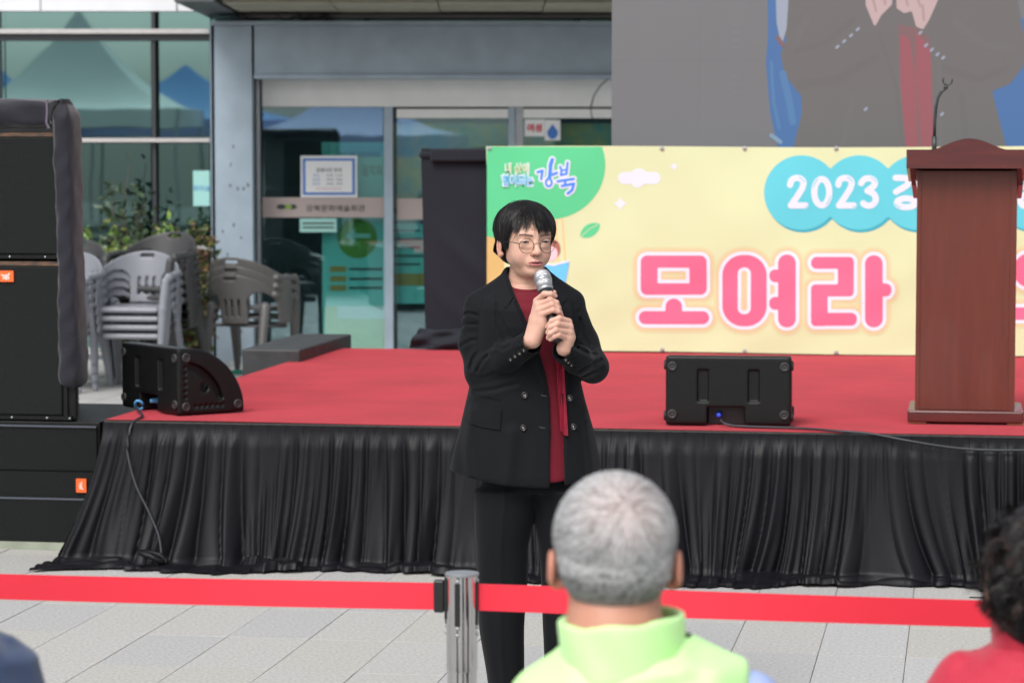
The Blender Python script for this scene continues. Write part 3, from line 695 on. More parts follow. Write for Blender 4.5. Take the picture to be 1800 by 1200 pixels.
# cyan cloud and the 2023 line
C4 = [1408.7, 1510.5, 1611.8, 1713, 1814, 1916]
art(lambda u, v: np.minimum.reduce([d_circ(u, v, c+3, 343, 65.5) for c in C4]), (1340, 268, 1990, 412), CYD, 1, cell=.010)
art(lambda u, v: np.minimum.reduce([d_circ(u, v, c, 338.7, 65.5) for c in C4]), (1340, 268, 1990, 412), CYA, 2, cell=.010)
g6 = lambda pts: [(1340+a/3.637, 270+b/3.637) for a, b in pts]
arc = lambda cx, cy, rx, ry, a0, a1, n=14: [(cx+rx*math.cos(R(a0+(a1-a0)*k/n)), cy+ry*math.sin(R(a0+(a1-a0)*k/n))) for k in range(n+1)]
two = lambda o: g6([(o+22, 200)]+arc(o+66, 190, 42, 34, 190, 370)+[(o+98, 225), (o+60, 285), (o+26, 332), (o+120, 332)])
three = g6([(632, 190)]+arc(678, 190, 42, 32, 200, 420, 10)+[(672, 238)]+arc(680, 290, 46, 44, 285, 500, 12))
dig = [two(156), g6(arc(380, 247, 48, 84, 0, 360, 24)), two(464), three,
       g6([(852, 155), (940, 158), (930, 200), (855, 245)]), g6(arc(920, 315, 60, 28, 0, 360, 20)), g6([(1000, 140), (1000, 260)]), g6([(1000, 195), (1030, 195)]),
       g6([(1075, 150), (1075, 215), (1150, 215), (1150, 150)]), g6([(1075, 182), (1150, 182)]), g6([(1050, 250), (1180, 250)]), g6([(1070, 285), (1150, 285), (1150, 340)]),
       g6(arc(1680, 300, 30, 36, 0, 360, 16)), g6([(1650, 215), (1710, 215)])]
for k_, p in enumerate(dig): art(lambda u, v, p=p: d_line(u, v, p, 5.4), (min(a for a, b in p)-7, min(b for a, b in p)-7, max(a for a, b in p)+7, max(b for a, b in p)+7), WHI, 3+.03*k_, 'lettering', cell=.0042)
for p in (g6(arc(222, 190, 46, 38, 285, 350, 6)), g6(arc(380, 247, 56, 92, 200, 245, 6)), g6(arc(380, 247, 56, 92, 15, 60, 6)), g6(arc(530, 190, 46, 38, 285, 350, 6)), g6(arc(680, 190, 48, 38, 285, 350, 6)), g6(arc(905, 315, 58, 30, 110, 170, 6)), g6([(275, 345), (292, 335)]), g6([(580, 345), (597, 335)])):
    art(lambda u, v, p=p: d_line(u, v, p, .7), (min(a for a, b in p)-3, min(b for a, b in p)-3, max(a for a, b in p)+3, max(b for a, b in p)+3), CYA, 4, cell=.0022)
# the big title
def title(u, v):
    d = []
    d.append(np.maximum(d_rbox(u, v, 1126.4, 449, 1242.4, 517.8, 11), -d_rbox(u, v, 1156, 470.3, 1212, 497.8, 1)))
    d.append(np.minimum(d_cap(u, v, (1184.4, 539), (1184.4, 555), 14.5), d_rbox(u, v, 1123, 546.7, 1246.5, 569.6, 11.3)))
    d.append(np.maximum(d_rbox(u, v, 1270, 448, 1348, 573, 36), -d_rbox(u, v, 1297, 469.6, 1320, 552, 11)))
    d.append(np.minimum.reduce([d_rbox(u, v, 1368, 447.3, 1399, 574.6, 15), d_rbox(u, v, 1352.5, 473.5, 1385, 495.5, 10), d_rbox(u, v, 1352.5, 521.6, 1385, 544, 10)]))
    d.append(np.minimum.reduce([d_rbox(u, v, 1425.8, 451.5, 1500.8, 472.2, 9.5), d_rbox(u, v, 1472.8, 451.5, 1500.8, 520.7, 8), d_rbox(u, v, 1425.8, 499.6, 1500.8, 520.7, 8), d_rbox(u, v, 1425.8, 499.6, 1455, 572.5, 8), d_rbox(u, v, 1425.8, 549.5, 1506.3, 572, 10)]))
    d.append(np.minimum(d_rbox(u, v, 1520.6, 448.7, 1551.7, 575, 15), d_rbox(u, v, 1535, 498, 1567, 520.7, 10)))
    d.append(np.maximum(d_rbox(u, v, 1782, 445, 1860, 505, 28), -d_rbox(u, v, 1812, 465, 1832, 487, 9))); d.append(d_rbox(u, v, 1778, 540, 1870, 562, 11)); d.append(d_rbox(u, v, 1885, 447, 1915, 575, 15))
    return d
BXT = (1100, 425, 1940, 600)
for k_, bx in enumerate(((1100, 1262), (1100, 1262), (1250, 1365), (1335, 1412), (1410, 1520), (1504, 1585), (1762, 1880), (1760, 1890), (1868, 1935))):
    bb_ = (bx[0], 425, bx[1], 600); f_ = lambda u, v, k_=k_: title(u, v)[k_]; e_ = .04*k_
    art(lambda u, v: f_(u, v)-15, bb_, ORG1, 1+e_, 'title_outer_glow', .009); art(lambda u, v: f_(u, v)-10.5, bb_, ORG, 2+e_, 'title_glow', .008)
    art(lambda u, v: f_(u, v)-6.3, bb_, WHI, 3+e_, 'title_outline', .006); art(f_, bb_, PNK, 4+e_, 'title_lettering', .006)
# slogan in the green corner
g4 = lambda pts: [(860+a/5, 270+b/5) for a, b in pts]
gang = [(g4([(425, 165), (470, 150), (458, 225)]), 2.2), (g4([(555, 55), (540, 100), (535, 190), (530, 215)]), 3.3), (g4([(560, 185), (595, 170)]), 2.4), (g4(arc(525, 255, 26, 34, 0, 360, 14)), 1.9),
        (g4([(625, 115), (635, 150), (632, 185)]), 1.9), (g4([(690, 80), (685, 130), (680, 175)]), 2.0), (g4([(635, 150), (685, 140)]), 1.6), (g4([(630, 190), (682, 178)]), 1.8), (g4([(600, 245), (745, 222)]), 2.2), (g4([(668, 235), (670, 275)]), 2.0), (g4([(640, 285), (745, 265), (730, 320), (690, 352)]), 2.4)]
def slog(u, v): return np.minimum.reduce([d_line(u, v, p, r) for p, r in gang])
art(lambda u, v: slog(u, v)-3.0, (938, 274, 1020, 350), WHI, 3, cell=.004); art(slog, (938, 274, 1020, 350), BLU, 4, cell=.0032)
def btext(s, u, v, hpx, m, lay, fat, wpx=None):
    x, z = P2(u, v); h = hpx/314
    text(s, h, (x-bx0, float(wv_(x, z))-.0011*lay-.001, z-bz0), m, t, fat=fat, width=(wpx/314 if wpx else None))
btext('내 삶에', 909, 296, 20, WHI, 4, .05, 44); btext('내 삶에', 909, 296, 16, LIM, 5.5, .0, 40)
btext('힘이되는', 910, 317, 24, WHI, 4.5, .06, 60); btext('힘이되는', 910, 317, 19, LBL, 6, .02, 55)
for u in (856, 1160, 1305, 1466): # eyelets
    for v in (261, 613+(u-1065)*.016):
        x, z = P2(u+4, v); MB().lathe([(.012, 0), (.012, .004), (.006, .005)], 12, Matrix.Translation((x-bx0, float(wv_(x, z))-.002, z-bz0)) @ Matrix.Rotation(PI/2, 4, 'X')).build('eyelet', M['steel'], t)
MB().box((0, .01, -.012), (bx1-bx0, .02, -.001)).build('hem_rod', M['paper'], t) if False else None
# ------------------------------------------------------------------ loudspeaker stack
def mgrille(name):
    m = bpy.data.materials.new(name); m.use_nodes = True; n = m.node_tree.nodes; L = m.node_tree.links; p = n['Principled BSDF']
    tc = n.new('ShaderNodeTexCoord'); v = n.new('ShaderNodeTexVoronoi'); v.inputs['Scale'].default_value = 95; v.inputs['Randomness'].default_value = 0
    mp = n.new('ShaderNodeMapping'); mp.inputs['Rotation'].default_value = (0, R(45), 0); mp.inputs['Scale'].default_value = (1, .02, 1)
    L.new(tc.outputs['Object'], mp.inputs[0]); L.new(mp.outputs[0], v.inputs['Vector'])
    r = n.new('ShaderNodeMapRange'); r.inputs['From Min'].default_value = .30; r.inputs['From Max'].default_value = .42; L.new(v.outputs['Distance'], r.inputs['Value'])
    mx = n.new('ShaderNodeMix'); mx.data_type = 'RGBA'; mx.inputs['A'].default_value = (.002, .002, .002, 1); mx.inputs['B'].default_value = (.009, .011, .011, 1); L.new(r.outputs[0], mx.inputs['Factor'])
    L.new(mx.outputs['Result'], p.inputs['Base Color']); p.inputs['Roughness'].default_value = .55; p.inputs['Specular IOR Level'].default_value = .18
    b = n.new('ShaderNodeBump'); b.inputs['Distance'].default_value = .002; L.new(r.outputs[0], b.inputs['Height']); L.new(b.outputs[0], p.inputs['Normal'])
    return m
M['grille'] = mgrille('perforated grille'); M['blackpaint'] = mat('black textured paint', (.006, .0065, .0065), .55, spec=.22, var=.4, vscale=30, bump=.0006, bscale=250, rvar=.1)
M['wornwood'] = mat('worn black edge', (.02, .02, .02), .6, col2=(.16, .08, .04), vscale=22, stretch=(1, 1, 6)); M['orange'] = mat('orange badge', (.88, .13, .02), .45); M['badgewhite'] = mat('badge white', (.85, .8, .75), .5)
M['padded'] = mat('padded nylon cover', (.014, .014, .022), .68, spec=.2, var=.2, vscale=6, bump=.003, bscale=14, sheen=.3)
YS = 11.36
def ux(u, v=600, y=YS): return at_y(u, v, y).x
def uz(v, u=60, y=YS): return at_y(u, v, y).z
zs = uz(741, 90); xs1 = ux(176, 900); xs0 = xs1-1.25
t = empty('subwoofer', ((xs0+xs1)/2, YS+.4, .0)); tag(t, 'low black bass speaker lying under the loudspeaker stack with sideways orange badge', 'speaker')
o_ = Vector((-(xs0+xs1)/2, -YS-.4, 0)); TM = Matrix.Translation(o_)
MB().box((xs0, YS+.012, .035), (xs1, YS+.85, zs), TM, bev=.006).build('cabinet', M['blackpaint'], t)
zz1, zz2, zz3, zz4 = uz(748), uz(826), uz(876), uz(962)
MB().box((xs0+.01, YS+.0, zz2), (xs1-.012, YS+.014, zz1), TM, bev=.003).build('grille', M['grille'], t)
MB().box((xs0+.01, YS+.006, zz3+.004), (xs1-.012, YS+.014, zz2-.006), TM, bev=.002).build('grille', M['grille'], t)
MB().box((xs0+.01, YS-.004, zz4), (xs1-.012, YS+.014, zz3), TM, bev=.004).build('grille', M['grille'], t)
for z in (zz1-.004, zz3-.002): MB().box((xs0+.01, YS-.008, z), (xs1-.012, YS-.0045, z+.008), TM).build('ridge', mat('grey edge highlight', (.07, .08, .10), .4), t)  # edge highlights put in as lighter grey strips
xb, zb2 = ux(143, 853), uz(853, 143)
bd = MB().box((xb-.023, YS-.003, zb2-.030), (xb+.023, YS+.0055, zb2+.030), TM).build('badge', M['orange'], t)
text('JBL', .018, (xb+o_.x, YS-.0036+o_.y, zb2), M['badgewhite'], bd, fat=.012, width=.036, ry=PI/2)
MB().box((xs0-.05, YS-.01, 0), (xs1+.02, YS+.9, .034), TM).build('pallet', mat('pale green board', (.30, .33, .26), .8, var=.3, vscale=10), t)
def cabinet(v0, v1, label, badge=None):
    z1, z0 = uz(v0), uz(v1); xr = ux(132, 700); xl = xr-.95
    t = empty('loudspeaker', ((xl+xr)/2, YS+.38, z0)); tag(t, label, 'speaker', 'loudspeaker stack beside the stage'); o = Matrix.Translation((-(xl+xr)/2, -YS-.38, -z0))
    cb = MB(); tp = [(xl, YS+.03), (xr, YS+.03), (xr-.19, YS+.62), (xl+.19, YS+.62)]; n0 = [cb.bm.verts.new((x, y, z0)) for x, y in tp]; n1 = [cb.bm.verts.new((x, y, z1)) for x, y in tp]
    cb.bm.faces.new(n0[::-1]); cb.bm.faces.new(n1)
    for k in range(4): cb.bm.faces.new((n0[k], n0[(k+1) % 4], n1[(k+1) % 4], n1[k]))
    bmesh.ops.bevel(cb.bm, geom=cb.bm.edges[:], offset=.008, segments=2, affect='EDGES'); bmesh.ops.transform(cb.bm, matrix=o, verts=cb.bm.verts); cb.build('cabinet', M['blackpaint'], t)
    xg = ux(104, 400)
    MB().box((xl+.015, YS+.012, z0+.022), (xg, YS+.032, z1-.022), o, bev=.006).build('grille', M['grille'], t)
    MB().box((xg+.004, YS+.018, z0+.02), (xg+.022, YS+.034, z1-.02), o).build('grille_frame', M['blackpaint'], t)
    MB().box((xl+.01, YS+.010, z1-.020), (xr-.02, YS+.034, z1-.003), o).build('top_rim', M['wornwood'], t)
    MB().box((xl+.01, YS+.010, z0+.003), (xr-.02, YS+.034, z0+.019), o).build('bottom_rim', M['blackpaint'], t)
    for u in (18, 80, 120): MB().lathe([(.004, 0), (.004, .003), (.001, .004)], 8, o @ Matrix.Translation((ux(u), YS+.0095, z0+.011)) @ Matrix.Rotation(PI/2, 4, 'X')).build('screw', M['steel'], t)
    if badge:
        zb_ = uz(badge); xb_ = ux(9, badge); b = MB().box((xb_-.036, YS+.004, zb_-.024), (xb_+.036, YS+.013, zb_+.024), o).build('badge', M['orange'], t)
        text('JBL', .028, (xb_-(xl+xr)/2, YS-.38-YS+.0036, zb_-z0), M['badgewhite'], b, fat=.012, width=.040, ry=PI)
    return t
cabinet(232, 456, 'black loudspeaker with worn top rim, upper of the two stacked boxes under the padded cover')
cabinet(459, 738.6, 'black loudspeaker with orange badge, lower of the two stacked boxes', badge=486)
# padded transport cover folded back along the top and the right side
t = empty('speaker_cover', (ux(70), YS+.38, uz(232))); tag(t, 'dark padded fabric cover folded over the top and right side of the loudspeakers', 'cover'); o = Matrix.Translation(-t.location)
def padmesh(name, path, prof, parent, seed):
    V = []; F = []; n = len(prof)
    for i, (c, s1) in enumerate(path):
        for k, (a, b) in enumerate(prof):
            wob = 1+.05*math.sin(i*.55+seed)*math.sin(k*1.1+i*.13)+.03*math.sin(i*1.3+k)
            V.append(c(a*wob*s1, b*wob*s1))
    for i in range(len(path)-1):
        for k in range(n): a = i*n+k; F.append((a, i*n+(k+1) % n, (i+1)*n+(k+1) % n, (i+1)*n+k))
    F.append(tuple(range(n))); F.append(tuple(range((len(path)-1)*n, len(path)*n))[::-1])
    return pydata(name, [o @ Vector(v) for v in V], F, M['padded'], parent, smooth=True)
oval = [(.5*math.copysign(abs(math.cos(a))**.55, math.cos(a)), .5*math.copysign(abs(math.sin(a))**.55, math.sin(a))) for a in [2*PI*k/28 for k in range(28)]]
path = []
for i in range(60):
    q = i/59; v = 178+(682-178)*q; xc = ux(106+14*q+5*q*(1-q), v); zc_ = uz(v)
    wd = (.088+.006*math.sin(q*9)+.010*q)*min(1, .55+q*16, 1.0)
    path.append(((lambda a, b, xc=xc, zc_=zc_, wd=wd: (xc+a*wd, YS+.075+b*.17, zc_)), min(1, .55+q*9, .55+(1-q)*22)))
padmesh('side_flap', path, oval, t, 1)
path = []
for i in range(30):
    q = i/29; x = ux(-330)+(ux(93)-ux(-330))*q
    path.append(((lambda a, b, x=x: (x, YS+.12+b*.30, uz(199)+a*.125)), min(1, .9+(1-q)*2)))
padmesh('top_roll', path, oval, t, 2)
MB().box((ux(93), YS+.10, uz(184)), (ux(104), YS+.2, uz(173)), o, bev=.01).build('hook_strip', M['satin'], t)
MB().box((ux(-330), YS+.04, uz(236)), (ux(96), YS+.24, uz(205)), o).build('dark_gap_box', M['mullion'], t)  # black box added in place of the dark gap under the roll
V = MB().tube([o @ Vector((ux(u), YS-.02, uz(v))) for u, v in ((90, 176), (90.5, 200), (89, 216), (93, 226))], .006, 6).build('piping', mat('violet grey piping', (.12, .10, .14), .6), t)

# ------------------------------------------------------------------ stage monitors
M['moulded'] = mat('black moulded plastic', (.006, .0065, .007), .42, spec=.30, var=.5, vscale=14, bump=.0008, bscale=180, rvar=.12)
def monitor_mesh():
    W_, H_, D_ = .26, .29, .33; h = .0042
    ax, P = grid3((-W_-.03, -.03, -.03), (W_+.03, D_+.04, H_+.03), h)
    body = s_box(P, (0, D_/2, H_/2), (W_, D_/2, H_/2), .012)
    cyl = (np.sqrt(((P[1]-.035)/(D_-.035))**2+(np.maximum(P[2], 0)/H_)**2)-1)*.25
    body = smax(body, np.where(P[1] > .035, cyl, P[2]-H_), .006)
    for sx in (-.105, .105):
        body = smax(body, -s_box(P, (sx, 0, .165), (.022, .014, .066), .004), .003)
    body = smax(body, -s_box(P, (-.01, .02, .02), (.078, .07, .055), .003), .003)
    for sx in (-1, 1):
        q = np.hypot(P[1]-.13, P[2]-.115)-.020; body = smax(body, -np.maximum(q, .03-(P[0]*sx-W_+.03+.03)), .003)
        # curved hand slot parallel to the rounded front
        rr = np.sqrt((P[1]+.02)**2+(P[2]+.02)**2)
        ang = np.arctan2(P[2]+.02, P[1]+.02)
        sl = np.maximum(np.abs(rr-.243)-.020*np.clip(1.25-np.abs(ang-.80)*1.2, .35, 1), np.abs(ang-.80)-.47)
        body = smax(body, -np.maximum(sl, (W_-.03)-P[0]*sx), .004)
        for k in range(6):
            body = smax(body, -(np.sqrt((P[0]*sx-W_)**2+(P[1]-.035)**2+(P[2]-(.075+.026*k))**2)-.0085), .002)
            body = smax(body, -(np.sqrt((P[0]*sx-W_)**2+(P[1]-(.085+.026*k))**2+(P[2]-.035)**2)-.0085), .002)
    V, Q = surface_nets(body, ax); return relax(V, Q, 2), Q
mv, mq = monitor_mesh()
def monitor(name, loc, rz, label, plug):
    t = empty(name, loc, rz); tag(t, label, 'monitor', 'stage monitor wedges on the carpet')
    global mon_me
    if 'mon_me' not in globals():
        b = fastmesh('housing', mv, mq, M['moulded'], t); mon_me = b.data
    else: b = link('housing', mon_me, None, t)
    if 'foot_me' not in globals():
        global foot_me
        f = MB().lathe([(.021, 0), (.021, .006), (.017, .010), (.012, .010), (.010, .007), (.004, .007), (.003, .009)], 20).build('rubber_foot', mat('rubber', (.02, .02, .02), .6), t, True); foot_me = f.data; bpy.data.objects.remove(f)
    for sx in (-1, 1):
        for (y, z) in ((.038, .248), (.036, .036), (.292, .036)):
            f = link('rubber_foot', foot_me, None, t); f.matrix_local = Matrix.Translation((sx*.259, y, z)) @ Matrix.Rotation(sx*PI/2, 4, 'Y')
    for sx in (-.232, .232):
        for z in (.045, .245):
            f = link('rubber_foot', foot_me, None, t); f.matrix_local = Matrix.Translation((sx, .002, z)) @ Matrix.Rotation(PI/2, 4, 'X')
    MB().box((-.088, .0895, .0), (.068, .094, .072)).build('connector_plate', M['mullion'], t)
    c = MB().lathe([(.013, 0), (.013, .03), (.010, .034), (.010, .055), (.006, .06)], 14, Matrix.Translation((-.04, .085, .040)) @ Matrix.Rotation(PI/2, 4, 'X')).build('plug', plug, t, True)
    return t
pl = at_z(275, 728, SZ+.003); pr = at_z(1279, 749, SZ+.003)
M['plugblue'] = mat('blue plug', (.04, .09, .75), .4); M['plugcyan'] = mat('blue tape', (.08, .30, .55), .5)
c0 = at_z(314, 731, SZ+.003)      # rear right bottom corner of the left wedge
rz = R(-9.5*0)+YAW+R(-62)*-1*-1
rzl = YAW+R(-54)
a = rzl; cx = c0.x-(.26*math.cos(a)); cy = c0.y-(.26*math.sin(a))
monitor('stage_monitor', (cx, cy, SZ+.004), a, 'black wedge monitor turned sideways at the left front corner of the red stage', M['plugcyan'])
monitor('stage_monitor', (pr.x, pr.y+.02, SZ+.004), YAW*.3, 'black wedge monitor seen squarely from behind, between the speaker and the lectern', M['plugblue'])
tb = MB(); ring = [Vector((cx+math.cos(a)*(-.04)+math.sin(a)*.03, cy+math.sin(a)*(-.04)-math.cos(a)*.03, SZ+.03))+Vector((.018*math.cos(k*PI/5), -.012*math.sin(k*PI/5)*1, .020*math.sin(k*PI/5))) for k in range(10)]
tb.tube(ring, .006, 6); tag(tb.build('tape_loop', M['plugcyan'], None, True), 'loop of blue tape round the plug of the sideways monitor', 'tape')
# cables
def cable(pts, r, label, m):
    P_ = [Vector(p) for p in pts]; out = []
    for i in range(len(P_)-1):
        p0, p1, p2, p3 = P_[max(i-1, 0)], P_[i], P_[i+1], P_[min(i+2, len(P_)-1)]
        for k in range(7):
            s = k/7; out.append(.5*((2*p1)+(-p0+p2)*s+(2*p0-5*p1+4*p2-p3)*s*s+(-p0+3*p1-3*p2+p3)*s**3))
    out.append(P_[-1]); return tag(MB().tube(out, r, 8).build('cable', m, None, True), label, 'cable')
M['cable'] = mat('dark grey cable', (.014, .018, .024), .45)
ysk = SY-.10
pts = [(ring[5].x, ring[5].y, SZ+.02), at_z(250, 731, SZ+.01), at_y(232, 745, SY-.02), at_y(224, 790, SY-.06), at_y(238, 850, SY-.10), at_y(262, 900, SY-.13), at_y(280, 945, SY-.16), at_y(284, 985, SY-.19)]
cable(pts, .0058, 'dark cable hanging down the black skirt from the sideways monitor', M['cable'])
tb = MB(); c = at_y(276, 975, SY-.19)
tb.tube([Vector((c.x+.05*math.cos(k*.55)+.01*math.sin(k), c.y-.05+.03*math.sin(k*.55), .025+.05*abs(math.sin(k*.28)))) for k in range(24)], .011, 8)
tag(tb.build('cloth_bundle', M['satin'], None, True), 'small black bundle where the hanging cable meets the ground', 'bundle')
pts = [Vector((pr.x-.03, pr.y-.01, SZ+.03)), at_z(1290, 748, SZ+.008), at_z(1400, 752, SZ+.008), at_z(1470, 757, SZ+.007), at_y(1530, 762, SY-.03), at_y(1600, 775, SY-.055), at_y(1680, 787, SY-.055), at_y(1760, 791, SY-.055), at_y(1900, 789, SY-.05), at_y(2050, 780, SY-.05)]
cable(pts, .0055, 'dark cable running along the stage edge from the squarely seen monitor', M['cable'])

# ------------------------------------------------------------------ lectern
M['cherry'] = mat('red cherry veneer', (.122, .020, .009), .42, col2=(.098, .016, .008), vscale=5, stretch=(9, 9, .8), bump=.0003, bscale=120, coat=.25, detail=6)
M['cherryh'] = mat('red cherry veneer horizontal', (.095, .013, .010), .38, col2=(.060, .009, .008), vscale=5, stretch=(.8, 9, 9), bump=.0003, bscale=120, coat=.3, detail=6)
M['rawwood'] = mat('raw wood block', (.42, .24, .12), .7, var=.2, vscale=20)
pb = at_z(1697, 745, SZ+.003); YL = pb.y; lx = lambda u, v=500: at_y(u, v, YL).x-pb.x; lz = lambda v: at_y(1700, v, YL).z-SZ-.003
t = empty('lectern', (pb.x, YL, SZ+.003)); tag(t, 'reddish brown wooden lectern with arched top board on the right of the stage', 'lectern')
MB().box((lx(1609, 600), .03, lz(722)), (lx(1785, 600), .40, lz(300)), bev=.003).build('body', M['cherry'], t)
for a_, b_ in ((1609.2, 1616), (1774, 1784.6)): MB().box((lx(a_, 600), .024, lz(721.8)), (lx(b_, 600), .0295, lz(300))).build('stile', M['cherry'], t)
MB().box((lx(1595, 730), -.012, lz(744)+.004), (lx(1799, 730), .43, lz(722)), bev=.006).build('base', M['cherryh'], t)
for u in (1598, 1770): MB().box((lx(u, 745), .0, 0), (lx(u+30, 745), .1, lz(744)+.003)).build('foot_block', M['rawwood'], t)
x0, x1 = lx(1594, 270), lx(1812, 270); xa, xb_ = lx(1640, 262), lx(1768, 262); zt, zm, zb_ = lz(243.5), lz(263), lz(296)
P_ = [(x0, zb_), (x1, zb_), (x1, zm), (xb_+.03, zm)]
for k in range(13):
    q = k/12; x = xb_+(xa-xb_)*q; s = math.sin(PI*q); P_.append((x, zm+(zt-zm)*s**1.35))
P_ += [(xa-.03, zm), (x0, zm)]
MB().prism(P_, -.06, -.035).build('front_board', M['cherryh'], t)
for s, xx in ((-1, x0), (1, x1-.018)):
    MB().prism([(0, 0), (.0, 0), (.0, 0)], 0, 0) if False else None
    bm_ = MB(); V = [(xx, -.0345, zb_+.0), (xx+.018, -.0345, zb_), (xx+.018, .40, zb_-.06), (xx, .40, zb_-.06), (xx, -.0345, zm), (xx+.018, -.0345, zm), (xx+.018, .40, zm-.10), (xx, .40, zm-.10)]
    pydata('side_board', V, [(0, 3, 2, 1), (4, 5, 6, 7), (0, 1, 5, 4), (1, 2, 6, 5), (2, 3, 7, 6), (3, 0, 4, 7)], M['cherryh'], t)
for u0_, u1_ in ((1599, 1612), (1787, 1806)):
    xa_, xb2 = lx(u0_, 325), lx(u1_, 325); V = [(xa_, -.03, zb_-.0005), (xa_+.02, -.03, zb_-.0005), (xa_+.028, .02, lz(326)), (xa_+.008, .02, lz(326)), (xa_, .40, zb_-.065), (xa_+.02, .40, zb_-.065), (xa_+.028, .40, lz(352)), (xa_+.008, .40, lz(352))]
    pydata('bracket', V, [(0, 1, 2, 3), (7, 6, 5, 4), (0, 4, 5, 1), (1, 5, 6, 2), (2, 6, 7, 3), (3, 7, 4, 0)], M['cherryh'], t)
pydata('desk_top', [(x0+.019, -.034, zb_+.03), (x1-.019, -.034, zb_+.03), (x1-.019, .40, zb_-.04), (x0+.019, .40, zb_-.04), (x0+.019, -.034, zb_+.012), (x1-.019, -.034, zb_+.012), (x1-.019, .40, zb_-.058), (x0+.019, .40, zb_-.058)], [(0, 1, 2, 3), (7, 6, 5, 4), (0, 4, 5, 1), (1, 5, 6, 2), (2, 6, 7, 3), (3, 7, 4, 0)], M['cherryh'], t)
t2 = empty('microphone_holder', (pb.x+lx(1642, 258), YL+.08, SZ+lz(268))); tag(t2, 'thin black gooseneck with an empty microphone clip rising from the lectern', 'microphone holder')
gp = [Vector(at_y(u, v, YL+.08))-t2.location for u, v in ((1642, 275), (1642.5, 240), (1643, 215), (1645, 190), (1649, 172), (1655, 161), (1662, 156))]
MB().tube(gp[:2], .0105, 10).build('base_sleeve', M['mullion'], t2, True)
MB().tube(gp[1:], .0066, 10).build('gooseneck', M['mullion'], t2, True)
cc = gp[-1]
MB().tube([cc+Vector((.0, 0, 0)), cc+Vector((.004, 0, .012))], .009, 8).build('joint', M['mullion'], t2, True)
MB().tube([cc+Vector((.008+.019*math.cos(R(a_)), 0, .034+.019*math.sin(R(a_)))) for a_ in range(140, 400, 20)], .0035, 6).build('clip', M['mullion'], t2, True)

# ------------------------------------------------------------------ black step box at the rear left
p0 = at_z(425, 628, .48); YB = 14.3
zt_ = .585
x0 = at_y(425, 615, YB).x; x1 = at_y(527, 615, YB).x
zt_ = at_y(470, 614, YB).z
t = tag(MB().box((-(x1-x0)/2, 0, 0), ((x1-x0)/2, 1.25, zt_), bev=.008).build('step_box', M['blackply']), 'low worn black plywood step box against the rear left edge of the stage', 'step box'); t.location = ((x0+x1)/2-.0, YB, 0)
x1 = SX0-.05; t.location.x = (x0+x1)/2 if False else t.location.x
for u, m, lab in ((401, M['tan'], 'small ochre strap lying on the ground beside the step box'), (417, mat('green strap', (.02, .28, .20), .6), 'small green strap lying on the ground beside the step box')):
    p = at_z(u, 657, 0); o = MB().box((-.035, -.03, 0), (.035, .03, .03), bev=.006).build('strap', m); o.location = p; tag(o, lab, 'strap')

